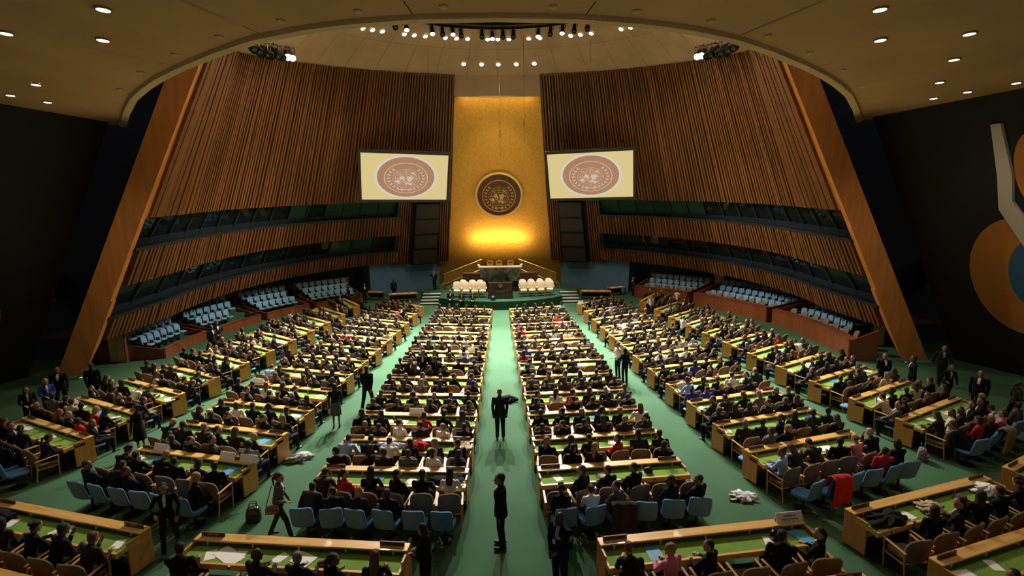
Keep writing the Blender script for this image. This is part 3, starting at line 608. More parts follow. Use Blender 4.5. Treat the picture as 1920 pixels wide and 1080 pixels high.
for sg, L in ((-1, [(-3.72, 40.75, 8), (-2.95, 40.55, 5), (-2.18, 40.45, 3), (-1.52, 40.45, 0), (-3.25, 41.85, 6), (-2.45, 41.7, 3), (-1.78, 41.65, 0)]), (1, [(1.98, 40.5, 0), (2.72, 40.55, -3), (3.5, 40.7, -5), (4.28, 40.95, -8), (1.95, 41.7, 0), (2.68, 41.75, -3), (3.48, 41.9, -5), (4.25, 42.1, -8)])):
    L = sorted(L, key=lambda q: abs(q[0])); cnt = {0: 0, 1: 0}
    for x, y, dz in L:
        row = 0 if y < 41.3 else 1; cnt[row] += 1
        place('cream', 'cream_armchair', 'cream armchair on the dais %s of the lectern, %s row, %s from it' % ('left' if sg < 0 else 'right', 'front' if row == 0 else 'back', ORD[cnt[row]-1]), 'chair', (x, y, .7), PI+math.radians(dz), 'cream chairs beside the lectern').scale = (1.14, 1.14, 1.2)
# ------------------------------------------------------------------ side stands with blue seats
SCY = 29.0
def sp(az, R, sg): a = math.radians(az); return Vector((sg*R*math.sin(a), SCY+R*math.cos(a), 0))
def arc_slab(sg, a0, a1, R0, R1, z0, z1, n=8):
    A = [a0+(a1-a0)*k/n for k in range(n+1)]
    return poly_slab([tuple(sp(a, R0, sg)[:2]) for a in A]+[tuple(sp(a, R1, sg)[:2]) for a in reversed(A)], z0, z1)
STN = {-1: [(99, 86.3, 'nearest the wood wing'), (84.6, 70.8, 'second from the wing'), (69, 57, 'third from the wing'), (55, 41, 'beside the blue wall')], 1: [(107, 81.8, 'nearest the wood wing'), (80, 58.5, 'in the middle'), (56.6, 41, 'beside the blue wall')]}
seat_count = 0
for sg in (-1, 1):
    side = 'left' if sg < 0 else 'right'
    for si, (a0, a1, nm) in enumerate(STN[sg]):
        tall = 1.02 if sg > 0 else .52
        st = thing('seating_stand', '%s side stand with brown wooden parapet, %s' % (side, nm), 'stand', (0, 0, 0), 0, 'side stands under the slatted walls')
        RF = 18.75
        for q in range(3):
            f0, f1 = a0+(a1-a0)*q/3, a0+(a1-a0)*(q+1)/3-.06*(1 if a1 > a0 else -1)
            arc_slab(sg, f0, f1-.0, RF-.04, RF+.05, 0, tall, 5).build('parapet_panel', REDWOOD, st)
        arc_slab(sg, a0, a1, RF-.08, RF+(.42 if sg > 0 else .10), tall, tall+.05, 12).build('parapet_cap', REDWOOD if si or sg < 0 else REDWOOD, st)
        z = (.30, .66, 1.02); R = (19.25, 20.1, 20.95, 21.85)
        if sg > 0: z = (.24, .30, .64, .98); R = (18.9, 19.85, 20.65, 21.5, 22.3)
        A0 = [a0]*len(z)
        if sg > 0 and si == 0: A0 = [a0, 97, 97, 97]                # only the counter runs on below the wing
        for k in range(len(z)):
            b = arc_slab(sg, A0[k], a1, R[k] if k else RF+.06, R[k+1], 0, z[k], 10); b.build('step', CARPET_D, st)
        e = MB(); p0, p1 = sp(a0, RF, sg), sp(a0, R[-1], sg)
        for pa in (a0, a1):
            p0, p1 = sp(pa, RF, sg), sp(pa, (R[1] if pa > 100 else R[-1])+.1, sg); d = (p1-p0).normalized(); nn = Vector((-d.y, d.x, 0))*.04
            b = MB(); b.hexa([p0-nn, p1-nn, p1+nn, p0+nn, p0-nn+Vector((0, 0, tall)), p1-nn+Vector((0, 0, tall+.6)), p1+nn+Vector((0, 0, tall+.6)), p0+nn+Vector((0, 0, tall))]); b.build('end_board', REDWOOD, st)
        if sg < 0:
            pts = [sp(a0+(a1-a0)*k/10, RF+.03, sg)+Vector((0, 0, tall+.32)) for k in range(11)]; MB().tube(pts, .018, 5).build('rail', BLACK, st)
        arc_slab(sg, A0[-1], a1, R[-1]-.02, R[-1]+.05, 0, z[-1]+.95, 10).build('back_rail', REDWOOD, st)
        # seats
        for k in range(len(z)):
            Rk = R[k]+.42 if (sg < 0 or k) else 19.30
            step = math.degrees(.60/Rk); lo, hi = a1+step*.75, A0[k]-step*.65; m = int((hi-lo)/step)+1
            if sg > 0 and k == 0:
                step = math.degrees(1.02/Rk); m = int((hi-lo)/step)+1
            for j in range(m):
                if sg < 0 and k == 0 and si == 1 and j > m-3: continue
                az = hi-j*step if sg else 0; p = sp(az, Rk, sg); p.z = z[k]
                rz = math.atan2(-(0-p.x), (SCY-p.y)) ; d = Vector((-p.x, SCY-p.y)); rz = math.atan2(d.y, d.x)-PI/2
                if sg > 0 and k == 0:
                    place('arm', 'counter_chair', 'tan armchair behind the right counter %s, %s from its near end' % (nm.replace('nearest the wood wing', 'by the wing').replace('beside the blue wall', 'by the blue wall'), ORD[j]), 'chair', p, rz+random.uniform(-.15, .15), 'tan chairs along the right counters')
                else:
                    seat_count += 1
                    place('stand', 'blue_stand_seat', '%s blue seat from near end, %s row, %s stand %s' % (ORD[j], ('front', 'middle', 'back')[k if sg < 0 else k-1], side, nm), 'seat', p, rz, 'blue seats of the side stands')
# tan doors and columns under the slats
dn = 0
for sg, az, R, w, h in [(-1, 99.5, 20.9, .95, 2.1), (-1, 85.5, 22.8, .9, 2.3), (-1, 70.0, 22.8, .9, 2.3), (1, 80.4, 22.8, .9, 2.3), (1, 57.5, 22.8, .9, 2.3), (1, 97.9, 21.6, .8, 2.1)]:
    dn += 1; p = sp(az, R, sg); d = Vector((-p.x, SCY-p.y)); rz = math.atan2(d.y, d.x)+PI/2
    if dn == 1: rz = math.radians(-8)
    if dn == 6: rz = math.radians(8)
    o = struct(thing('door_%d' % dn, 'tan door under the slatted wall', None, (p.x, p.y, 0), rz))
    for x0, x1 in ((-w/2, -.01), (.01, w/2)): MB().box(x0, x1, -.05, .05, .02, h).build('door_leaf', TAN, o)
    MB().box(-w/2-.06, -w/2, -.07, .07, 0, h+.06).build('jamb', REDWOOD, o); MB().box(w/2, w/2+.06, -.07, .07, 0, h+.06).build('jamb', REDWOOD, o)
# tables beside the dais
def side_table(loc, rz, w, d, label):
    o = thing('side_table', label, 'table', loc, rz)
    bevel(MB().box(-w/2, w/2, -d/2, d/2, .70, .75).mesh('t', DESK), .01)
    MB().box(-w/2, w/2, -d/2, d/2, .69, .75).build('top', mat('table_wood', (.55, .25, .07), .4, noise=(2, .15, (.4, 4, 4)), coat=.2), o)
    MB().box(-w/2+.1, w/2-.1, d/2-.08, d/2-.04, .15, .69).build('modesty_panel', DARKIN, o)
    for sx in (-1, 1):
        for sy in (-1, 1): MB().box(sx*(w/2-.12)-.03, sx*(w/2-.12)+.03, sy*(d/2-.1)-.03, sy*(d/2-.1)+.03, 0, .69).build('leg', BLACK, o)
    return o
side_table((-8.75, 42.8, 0), math.radians(14), 2.5, 1.0, 'wooden table strewn with papers left of the dais steps')
side_table((8.6, 42.6, 0), math.radians(-9), 2.7, 1.0, 'orange wooden table right of the dais steps')
side_table((11.0, 44.6, 0), math.radians(25), 1.7, .8, 'small wooden table by the blue wall on the right')
side_table((-11.6, 44.0, 0), math.radians(-20), 1.6, .8, 'small wooden table by the blue wall on the left')
# ------------------------------------------------------------------ desks of the delegates
RC = (0.0, 46.3)
RAD = [None]+[r*1.029 for r in (11.6, 14.05, 16.5, 18.5, 20.4, 22.3, 24.2, 26.1, 28.0, 29.8, 31.6, 33.3, 36.2, 37.85)]
ROWN = [None]+['first', 'second', 'third', 'fourth', 'fifth', 'sixth', 'seventh', 'eighth', 'ninth', 'tenth', 'eleventh', 'twelfth', 'thirteenth', 'last']
def midx(block, k):
    if k >= 13: return {'C': 4.28 if k == 13 else 4.45, 'M': 10.1 if k == 13 else 10.6, 'F': 15.4}[block]
    return {'C': 2.50+(k-1)*.030, 'M': 7.25+(k-1)*.127, 'F': 11.75+(k-2)*.26}[block]*1.029
BLK = {('C', -1): 'centre-left', ('C', 1): 'centre-right', ('M', -1): 'mid-left', ('M', 1): 'mid-right', ('F', -1): 'far-left', ('F', 1): 'far-right'}
def desk_frame(block, sg, k):
    x = sg*midx(block, k); y = RC[1]-math.sqrt(RAD[k]**2-x*x); rz = math.atan2(x, RC[1]-y)   # local +y points at the dais
    return Vector((x, y, 0)), rz
LD, LB = 4.0, 4.66
def desk_meshes(L):
    h = L/2
    return dict(
        ledge=bevel(MB().box(-h, h, -.12, .13, .82, .86).mesh('ledge', DESK), .008),
        ledge_riser=MB().box(-h+.03, h-.03, .03, .06, .70, .82).mesh('ledge_riser', DARKIN),  # dark board standing in for the shade in the gap under the ledge
        felt_top=MB().box(-h+.03, h-.03, -.58, .03, .69, .735).mesh('felt_top', FELT),
        near_edge=bevel(MB().box(-h, h, -.65, -.58, .63, .75).mesh('near_edge', DESK), .008),
        front_panel=MB().box(-h+.03, h-.03, .06, .09, .10, .82).mesh('front_panel', DESKE),
        end_panel=MB().box(-.02, .02, -.40, .12, .05, .82).mesh('end_panel', DESKE),
        side_strip=MB().box(-.02, .02, -.58, -.12, .66, .75).mesh('side_strip', DESK),
        ledge_post=MB().box(-.015, .015, -.10, -.07, .735, .82).mesh('ledge_post', SILVER),
        socket=MB().lathe([(.022, 0), (.022, .006)], 8).mesh('socket', BLACK),
        fold_seat=xf(superslab(.44, .36, .06, 4.5, 0, 12), TR(0, .10, .40) @ RX(-90)).mesh('fold_seat', BLUEUP, True) if False else xf(superslab(.46, .36, .07, 4.5, 0, 12), TR(0, .48, .41) @ RX(90)).mesh('fold_seat', BLUEUP, True),
        name_plate=MB().box(-.26, .26, -.014, .014, 0, .085).mesh('name_plate', PLATE))
DM = {LD: desk_meshes(LD), LB: desk_meshes(LB)}
def text_mesh(s, size):
    cu = bpy.data.curves.new('lettering', 'FONT'); cu.body = s; cu.size = size; cu.align_x = 'CENTER'; cu.align_y = 'CENTER'; cu.extrude = .002; cu.resolution_u = 2
    o = bpy.data.objects.new('lettering', cu); LAB.collection.objects.link(o); dg = lab_graph(); me = bpy.data.meshes.new_from_object(o.evaluated_get(dg)); bpy.data.objects.remove(o)
    me.materials.clear(); me.materials.append(PLATETXT); return me
TXT = {}
NAMES = {('C', -1, 12): ('ARMENIA', 'AUSTRALIA'), ('C', 1, 12): ('AUSTRIA', 'AZERBAIJAN'), ('C', -1, 11): ('VENEZUELA', 'VIET NAM'), ('C', 1, 11): ('YEMEN', 'ZAMBIA'),
         ('C', -1, 10): ('TURKEY', 'TURKMENISTAN'), ('C', -1, 13): ('BHUTAN', None), ('M', -1, 13): (None, 'BENIN'), ('C', 1, 14): (None, 'CHILE')}
def make_desk(block, sg, k):
    p, rz = desk_frame(block, sg, k); L = LB if k >= 13 else LD; D = DM[L]
    o = thing('delegates_desk', 'long wooden delegates desk with green felt, %s row from the dais, %s block' % (ROWN[k], BLK[(block, sg)]), 'desk', p, rz, 'delegates desks')
    for n_ in ('ledge', 'ledge_riser', 'felt_top', 'near_edge', 'front_panel'): link(n_, D[n_], o)
    for s2 in (-1, 1):
        link('end_panel', D['end_panel'], o, loc=(s2*(L/2-.02), 0, 0)); link('side_strip', D['side_strip'], o, loc=(s2*(L/2-.02), 0, 0))
    if k >= 6:
        for i in range(5): link('ledge_post', D['ledge_post'], o, loc=((i-2)*L/4.6, 0, 0))
    if k >= 9:
        for i in range(6): link('socket', D['socket'], o, loc=((i-2.5)*L/6, -.652, .69), rot=(PI/2, 0, 0))
    nm = NAMES.get((block, sg, k), (None, None))
    for i, s2 in enumerate((-1, 1)):
        if k < 4: break
        q = link('name_plate', D['name_plate'], o, loc=(s2*(L/2-.36), .03, .86))
        if nm[i]:
            if nm[i] not in TXT: TXT[nm[i]] = text_mesh(nm[i], .062 if len(nm[i]) < 10 else .048)
            link('lettering', TXT[nm[i]], q, loc=(0, -.0155, .043), rot=(PI/2, 0, 0))
    if 2 <= k <= 12:
        for i in range(6): link('fold_seat', D['fold_seat'], o, loc=((i-2.5)*L/6, 0, 0))
    return o
DESKS = []
for k in range(1, 15):
    for block in 'CMF':
        for sg in (-1, 1):
            if block == 'F' and (k < 2 or k == 14): continue
            if k == 14 and block == 'C' and sg < 0: continue
            make_desk(block, sg, k); DESKS.append((block, sg, k))
# white paper place cards standing on some ledges
def place_card(block, sg, k, x, w, text, label):
    p, rz = desk_frame(block, sg, k); o = thing('place_card', label, 'card', p+Matrix.Rotation(rz, 3, 'Z') @ Vector((x, .05, .862)), rz)
    c = MB(); c.hexa([(-w/2, -.09, 0), (w/2, -.09, 0), (w/2, .06, 0), (-w/2, .06, 0), (-w/2, -.01, .19), (w/2, -.01, .19), (w/2, .0, .19), (-w/2, .0, .19)]); c.build('card', WHITE, o)
    if text:
        for j, t in enumerate(text):
            me = text_mesh(t, .058); me.materials.clear(); me.materials.append(mat('ink', (.05, .05, .06), .7)); link('lettering', me, o, loc=(0, -.078+.034*(1-j), .125-.066*j), rot=(math.radians(67), 0, 0))
    return o
place_card('C', 1, 13, 2.02, .62, ('BOSNIA &', 'HERZEGOVINA'), 'white folded card reading BOSNIA & HERZEGOVINA on the desk ledge')
place_card('M', -1, 12, 1.85, .55, None, 'white folded place card at the right end of the mid-left twelfth desk')
place_card('M', -1, 12, 1.15, .5, None, 'white place card beside the right-end card, mid-left twelfth desk')
place_card('M', -1, 12, -1.2, .5, None, 'white folded place card towards the left of the mid-left twelfth desk')
place_card('C', -1, 10, -.1, .5, None, 'white folded place card mid-ledge, tenth row, centre-left block')
place_card('C', -1, 6, 1.3, .5, None, 'white folded place card on the ledge, sixth row, centre-left block')
place_card('M', -1, 9, -1.6, .5, None, 'white folded place card on the ledge, ninth row, mid-left block')
place_card('M', 1, 1, -1.7, .5, None, 'white folded place card on the ledge, first row, mid-right block')
# ------------------------------------------------------------------ people
rp = random.Random(11)
def ellip(b, c, r, M=None, n=10, m=7):
    vs = []; c = Vector(c)
    for i in range(m+1):
        t = PI*i/m
        for k in range(n): a = 2*PI*k/n; v = Vector((r[0]*math.sin(t)*math.cos(a), r[1]*math.sin(t)*math.sin(a), r[2]*math.cos(t))); vs.append(c+(M @ v if M else v))
    b.add(vs, [(i*n+k, i*n+(k+1) % n, (i+1)*n+(k+1) % n, (i+1)*n+k) for i in range(m) for k in range(n)]); return b
def capsule(b, p0, p1, r0, r1, n=9):
    p0, p1 = Vector(p0), Vector(p1); d = (p1-p0).normalized()
    b.tube([p0-d*r0*.95, p0-d*r0*.6, p0, p1, p1+d*r1*.6, p1+d*r1*.95], [r0*.3, r0*.8, r0, r1, r1*.8, r1*.3], n)
def oval_loft(b, rings, n=14):
    vs = []
    for c, rx, ry, M in rings:
        for k in range(n): a = 2*PI*k/n; vs.append(Vector(c)+M @ Vector((rx*math.cos(a), ry*math.sin(a), 0)))
    b.add(vs, [(i*n+k, i*n+(k+1) % n, (i+1)*n+(k+1) % n, (i+1)*n+k) for i in range(len(rings)-1) for k in range(n)]+[tuple(range(n-1, -1, -1)), tuple((len(rings)-1)*n+k for k in range(n))])
def fuse(b, name, voxel, tris):
    """fuse overlapping volumes into ONE continuous skin and thin it out"""
    me = bpy.data.meshes.new(name); me.from_pydata(b.v, [], b.f); bm = bmesh.new(); bm.from_mesh(me); bmesh.ops.recalc_face_normals(bm, faces=bm.faces); bm.to_mesh(me); bm.free()
    o = bpy.data.objects.new(name, me); LAB.collection.objects.link(o)
    r = o.modifiers.new('r', 'REMESH'); r.mode = 'VOXEL'; r.voxel_size = voxel
    s = o.modifiers.new('s', 'SMOOTH'); s.factor = .5; s.iterations = 2
    dg = lab_graph(); nt = len(o.evaluated_get(dg).data.polygons)*2
    d = o.modifiers.new('d', 'DECIMATE'); d.ratio = min(1, tris/nt)
    dg = lab_graph(); out = bpy.data.meshes.new_from_object(o.evaluated_get(dg)); bpy.data.objects.remove(o); out.name = name
    out.polygons.foreach_set('use_smooth', [True]*len(out.polygons)); return out
def ik(S, W, pole, a=.285, c=.255):
    S, W = Vector(S), Vector(W); d = W-S; L = min(d.length, a+c-.005); d.normalize(); W = S+d*L
    x = (a*a-c*c+L*L)/(2*L); h = math.sqrt(max(0, a*a-x*x)); p = Vector(pole); p = (p-d*p.dot(d)).normalized()
    return S+d*x+p*h, W
M3 = lambda M: M.to_3x3()
def person_mesh(name, stand=False, lean=0, side=0, twist=0, hyaw=0, hpitch=0, hroll=0, lh=None, rh=None, stride=0, fem=False, skirt=False, cross=False, tris=2400, voxel=.0105, coat=False, knees=.11):
    """one continuous body; lh/rh are wrist targets, None = arms hang or lie in the lap. Returns mesh, head matrix"""
    b = MB(); lab = []                                      # lab: (kind, p0, p1, r)
    def cap(kind, p0, p1, r0, r1): capsule(b, p0, p1, r0, r1); lab.append((kind, Vector(p0), Vector(p1), (r0+r1)/2))
    pz = .93 if stand else .565; w = .95 if fem else 1.10
    piv = Vector((0, -.04 if not stand else 0, pz)); T = Matrix.Translation(piv) @ Matrix.Rotation(math.radians(side), 4, 'Y') @ Matrix.Rotation(math.radians(-lean), 4, 'X') @ Matrix.Rotation(math.radians(twist), 4, 'Z')
    I3 = Matrix.Identity(3); T3 = M3(T); up = lambda x, y, z: T @ Vector((x, y, z))
    # torso
    oval_loft(b, [(piv+Vector((0, 0, -.09)), .14*w, .105, I3), (piv+Vector((0, 0, .02)), .172*(1.02 if fem else 1), .125, I3), (up(0, .0, .16), .138*w, .108*w, T3), (up(0, .008, .30), .158*w, .120*w, T3), (up(0, .005, .42), .176*w, .115*w, T3), (up(0, -.005, .485), .150*w, .085, T3), (up(0, -.01, .525), .075, .06, T3)])
    lab.append(('top', piv, up(0, 0, .46), .13)); lab.append(('hip', piv+Vector((-.07, 0, -.02)), piv+Vector((.07, 0, -.02)), .11))
    if fem: ellip(b, up(.065, .085, .335), (.06, .05, .06)); ellip(b, up(-.065, .085, .335), (.06, .05, .06))
    if coat or (stand and not fem): oval_loft(b, [(piv+Vector((0, -.005, -.16 if stand else -.05)), .185, .14, I3), (piv+Vector((0, 0, .03)), .18, .13, I3), (up(0, 0, .18), .15*w, .11, T3)]); lab.append(('top', piv+Vector((0, 0, -.14 if stand else 0)), piv, .15))
    # neck and head
    HB = T @ Matrix.Translation((0, .0, .53)) @ Matrix.Rotation(math.radians(hyaw), 4, 'Z') @ Matrix.Rotation(math.radians(-hpitch), 4, 'X') @ Matrix.Rotation(math.radians(hroll), 4, 'Y'); HM = HB @ Matrix.Translation((0, .02, .135)); H3 = M3(HM); hp = lambda x, y, z: HM @ Vector((x, y, z))
    cap('skin', up(0, -.012, .46), hp(0, -.015, -.06), .058*w, .052*w)
    ellip(b, hp(0, -.008, .022), (.080, .099, .107), H3); ellip(b, hp(0, .022, -.052), (.060, .070, .070), H3)
    capsule(b, hp(0, .088, .008), hp(0, .102, -.022), .010, .016); ellip(b, hp(0, .082, -.092), (.022, .018, .018), H3)
    for s in (-1, 1): ellip(b, hp(s*.078, -.008, -.006), (.012, .022, .032), H3, 8, 5)
    lab.append(('skin', hp(0, 0, .03), hp(0, .01, -.05), .085))
    # arms, hands with five fingers
    for s, tg in ((-1, lh), (1, rh)):
        S = up(s*.185*w, -.008, .455)
        if tg is None: tg = (s*.225, .02, pz-.14) if stand else (s*.10, .27, .66)
        E, Wr = ik(S, tg, (s*.55, -.5, -.6))
        cap('top', S, E, .058*w, .046*w); cap('top', E, Wr, .045*w, .034*w)
        f = (Wr-E).normalized(); side_v = f.cross(Vector((0, 0, 1)) if abs(f.z) < .85 else Vector((0, 1, 0))).normalized(); nrm = side_v.cross(f)
        P = Wr+f*.045; oval_loft(b, [(Wr-f*.005, .026, .019, Matrix((side_v, nrm, f)).transposed()), (P, .042, .018, Matrix((side_v, nrm, f)).transposed()), (Wr+f*.092, .038, .014, Matrix((side_v, nrm, f)).transposed())], 8)
        lab.append(('skin', Wr+f*.02, Wr+f*.15, .035))
        for q, ln in ((-1.5, .060), (-.5, .072), (.5, .068), (1.5, .054)):
            k0 = Wr+f*.085+side_v*q*.0205; k1 = k0+f*ln*.55-nrm*.006; k2 = k1+f*ln*.45-nrm*.022; capsule(b, k0, k1, .0098, .0092, 6); capsule(b, k1, k2, .0092, .008, 6)
        t0 = Wr+f*.025-side_v*s*.028; t1 = t0+f*.035-side_v*s*.030-nrm*.01; capsule(b, t0, t1, .012, .0105, 6); capsule(b, t1, t1+f*.032-side_v*s*.004-nrm*.008, .0105, .009, 6)
    # legs
    for s in (-1, 1):
        if stand:
            hip = piv+Vector((s*.088, 0, -.03)); st = stride*s; kn = Vector((s*.095, st*.55+(.03 if stride else .01), .50)); an = Vector((s*.10, st-(0 if st > 0 else .03), .085 if st >= 0 else .12))
        else:
            hip = piv+Vector((s*.09, .02, -.015)); kn = Vector((s*knees, .43, .53)); an = Vector((s*(knees+.01), .40+.04*s, .085))
            if cross and s > 0: kn = Vector((.02, .45, .63)); an = Vector((-.10, .56, .24))
        kind = 'skinleg' if skirt else 'bot'
        cap('bot', hip, kn, .088*w, (.070 if stand else .062)*w); cap(kind, kn, an, (.066 if stand else .056)*w if not skirt else .046, (.056 if stand else .042)*w if not skirt else .028)
        toe = an+Vector((s*.015, .15, -.045)); toe.z = max(.035, toe.z) if not cross else toe.z; hl = an+Vector((0, -.05, -.045)); capsule(b, hl, toe, .036, .034); capsule(b, an, hl, .034, .034); lab.append(('shoe', hl, toe, .04))
    if skirt:
        if stand: oval_loft(b, [(piv+Vector((0, 0, .06)), .155, .12, I3), (piv+Vector((0, 0, -.12)), .19, .15, I3), (Vector((0, .0, .50)), .20, .17, I3)]); lab.append(('bot', piv, Vector((0, 0, .5)), .15))
        else: oval_loft(b, [(piv+Vector((0, .04, 0)), .17, .10, Matrix.Rotation(-PI/2, 3, 'X')), (Vector((0, .42, .53)), .17, .085, Matrix.Rotation(-PI/2, 3, 'X'))]); lab.append(('bot', piv, Vector((0, .42, .53)), .12))
    me = fuse(b, name, voxel, tris)
    # dress it: every face takes the material of the nearest limb
    n = len(me.polygons); cs = np.empty(n*3); me.polygons.foreach_get('center', cs); cs = cs.reshape(-1, 3); best = np.full(n, 1e9); idx = np.zeros(n, int)
    SL = {'skin': 0, 'top': 1, 'hip': 2, 'bot': 2, 'shoe': 4, 'skinleg': 0}
    for kind, p0, p1, r in lab:
        p0, p1 = np.array(p0), np.array(p1); d = p1-p0; L2 = max(1e-6, d@d); t = np.clip(((cs-p0)@d)/L2, 0, 1); dist = np.linalg.norm(cs-(p0+t[:, None]*d), axis=1)-r
        m = dist < best; best[m] = dist[m]; idx[m] = SL[kind]
    Ti = np.array(T.inverted()); loc = cs@Ti[:3, :3].T+Ti[:3, 3]
    z, x, y = loc[:, 2], np.abs(loc[:, 0]), loc[:, 1]
    v = (idx == 1) & (y > .05) & (z > .22) & (z < .53) & (x < .006+.12*(z-.22)); idx[v] = 3
    for mm in ('skin', 'top', 'bottom', 'shirt', 'shoes', 'dark'): me.materials.append(CL[mm])
    me.polygons.foreach_set('material_index', idx)
    # eyes, brows and mouth as small inset shapes of the face
    e = MB()
    for s in (-1, 1): ellip(e, hp(s*.031, .078, .006), (.013, .010, .007), H3, 6, 4); ellip(e, hp(s*.031, .084, .026), (.018, .006, .004), H3, 6, 4)
    ellip(e, hp(0, .083, -.062), (.022, .008, .006), H3, 6, 4)
    bm = bmesh.new(); bm.from_mesh(me); vs = [bm.verts.new(q) for q in e.v]
    for f in e.f:
        try: ff = bm.faces.new([vs[i] for i in f]); ff.material_index = 5
        except ValueError: pass
    bm.to_mesh(me); bm.free(); me.update()
    return me, HM
CL = {}
SKINS = [mat('skin_light', (.43, .245, .155), .55), mat('skin_tan', (.32, .17, .10), .55), mat('skin_brown', (.18, .09, .052), .55), mat('skin_dark', (.075, .038, .022), .5)]
def cl(n, c): return mat('cloth_'+n, c, .85, noise=(22, .14, (1, 1, 1)), spec=.2)
TOPS = {'black suit': cl('black', (.0075, .0075, .009)), 'charcoal jacket': cl('charcoal', (.020, .0195, .021)), 'navy suit': cl('navy', (.009, .012, .028)), 'grey jacket': cl('grey', (.10, .096, .093)), 'brown jacket': cl('dark_brown', (.036, .021, .013)), 'white shirt': cl('white', (.74, .72, .68)), 'red top': cl('red', (.42, .025, .03)), 'beige jacket': cl('beige', (.50, .40, .26)), 'blue shirt': cl('light_blue', (.28, .40, .66)), 'pink top': cl('pink', (.62, .22, .30)), 'blue top': cl('royal', (.03, .05, .30))}
TOPW = [52, 16, 12, 7, 5, 4.5, 1.4, 1.4, 1.4, .6, .6]
CL.update(skin=SKINS[0], top=TOPS['black suit'], bottom=cl('black', None), shirt=cl('white', None), shoes=mat('shoe_leather', (.010, .009, .009), .35), dark=mat('face_dark', (.05, .02, .015), .5))
HAIRM = {'black hair': mat('hair_black', (.008, .006, .005), .6, noise=(40, .35, (1, 1, .25)), bump=(85, .9)), 'dark brown hair': mat('hair_dark_brown', (.022, .012, .007), .6, noise=(40, .35, (1, 1, .25)), bump=(85, .9)), 'brown hair': mat('hair_brown', (.065, .032, .014), .6, noise=(40, .35, (1, 1, .25)), bump=(85, .9)), 'blond hair': mat('hair_blond', (.32, .19, .07), .45, noise=(40, .35, (1, 1, .25)), bump=(85, .9)), 'grey hair': mat('hair_grey', (.22, .205, .19), .5, noise=(40, .35, (1, 1, .25)), bump=(85, .9)), 'auburn hair': mat('hair_auburn', (.16, .045, .014), .45, noise=(40, .35, (1, 1, .25)), bump=(85, .9))}
HAIRW = [42, 32, 11, 7, 3, 5]
def hair_meshes():
    H = {}
    def cap_(b): ellip(b, (0, -.030, .046), (.086, .098, .096))
    def nape(b): ellip(b, (0, -.055, -.01), (.070, .058, .075))
    b = MB(); cap_(b); nape(b); H['short'] = fuse(b, 'hair', .009, 420)
    b = MB(); cap_(b); nape(b); oval_loft(b, [((0, -.045, .06), .085, .062, Matrix.Identity(3)), ((0, -.060, -.06), .095, .055, Matrix.Identity(3)), ((0, -.085, -.20), .088, .042, Matrix.Identity(3)), ((0, -.10, -.30), .060, .026, Matrix.Identity(3))]); H['long'] = fuse(b, 'hair', .009, 620)
    b = MB(); cap_(b); nape(b); oval_loft(b, [((0, -.04, .06), .088, .07, Matrix.Identity(3)), ((0, -.048, -.05), .098, .066, Matrix.Identity(3)), ((0, -.050, -.12), .090, .058, Matrix.Identity(3))]); H['bob'] = fuse(b, 'hair', .009, 520)
    b = MB(); cap_(b); nape(b); capsule(b, (0, -.115, .03), (0, -.150, -.02), .030, .034); capsule(b, (0, -.150, -.02), (0, -.135, -.20), .034, .016); H['tail'] = fuse(b, 'hair', .009, 520)
    b = MB(); cap_(b); nape(b); ellip(b, (0, -.135, .06), (.045, .04, .045)); H['bun'] = fuse(b, 'hair', .009, 480)
    b = MB(); cap_(b); nape(b)
    rc = random.Random(3)
    for i in range(34): a, t = rc.uniform(0, 2*PI), rc.uniform(0, 2.0); ellip(b, (.095*math.sin(t)*math.cos(a), -.045+.10*math.sin(t)*math.sin(a)*(.6 if math.sin(a) > 0 else 1), .04+.10*math.cos(t)), (.034, .034, .034), None, 6, 5)
    H['curly'] = fuse(b, 'hair', .010, 620)
    b = MB(); ellip(b, (0, -.045, -.01), (.082, .066, .05)); H['fringe'] = fuse(b, 'hair', .009, 300)
    for n_, me in H.items(): me.materials.append(HAIRM['black hair'])
    return H
import time as _t
_t0 = _t.time()
HAIR = hair_meshes()
DSK = .775
POSES = {}
def pose(n, **k): POSES[n] = person_mesh('person_body', **k)
pose('desk', lean=10, lh=(-.17, .42, DSK), rh=(.17, .42, DSK))
pose('desk_left', lean=7, twist=24, hyaw=42, lh=(-.20, .30, DSK), rh=(.05, .36, DSK))
pose('desk_right', lean=6, twist=-24, hyaw=-45, lh=(-.05, .36, DSK), rh=(.20, .30, DSK))
pose('slump', lean=32, hpitch=18, lh=(-.10, .50, DSK), rh=(.14, .52, DSK))
pose('chin', lean=20, hpitch=-6, lh=(-.04, .34, 1.0), rh=(.16, .36, DSK))
pose('w_desk', fem=True, lean=12, hpitch=12, lh=(-.14, .41, DSK), rh=(.14, .41, DSK))
pose('w_left', fem=True, lean=4, twist=30, hyaw=48, lh=(-.18, .26, .72), rh=(.06, .33, .76))
pose('w_right', fem=True, lean=4, twist=-30, hyaw=-48, lh=(-.06, .33, .76), rh=(.18, .26, .72))
pose('lap', lean=-5, hyaw=8, knees=.14)
pose('lap_left', lean=-2, twist=18, hyaw=55, knees=.13)
pose('lap_right', lean=-2, twist=-18, hyaw=-55, cross=True)
pose('w_lap', fem=True, skirt=True, lean=0, hpitch=16, cross=True)
pose('w_lap_turn', fem=True, lean=8, twist=-14, hyaw=-30, hpitch=8, knees=.09)
pose('lean_fwd', lean=42, hpitch=-20, lh=(-.12, .38, .62), rh=(.12, .38, .62), knees=.15)
SEATF = ['desk', 'desk_left', 'desk_right', 'slump', 'chin', 'w_desk', 'w_left', 'w_right']
SEATA = ['lap', 'lap_left', 'lap_right', 'w_lap', 'w_lap_turn', 'lean_fwd', 'w_left', 'w_right']
kw = dict(stand=True, tris=3600, voxel=.009)
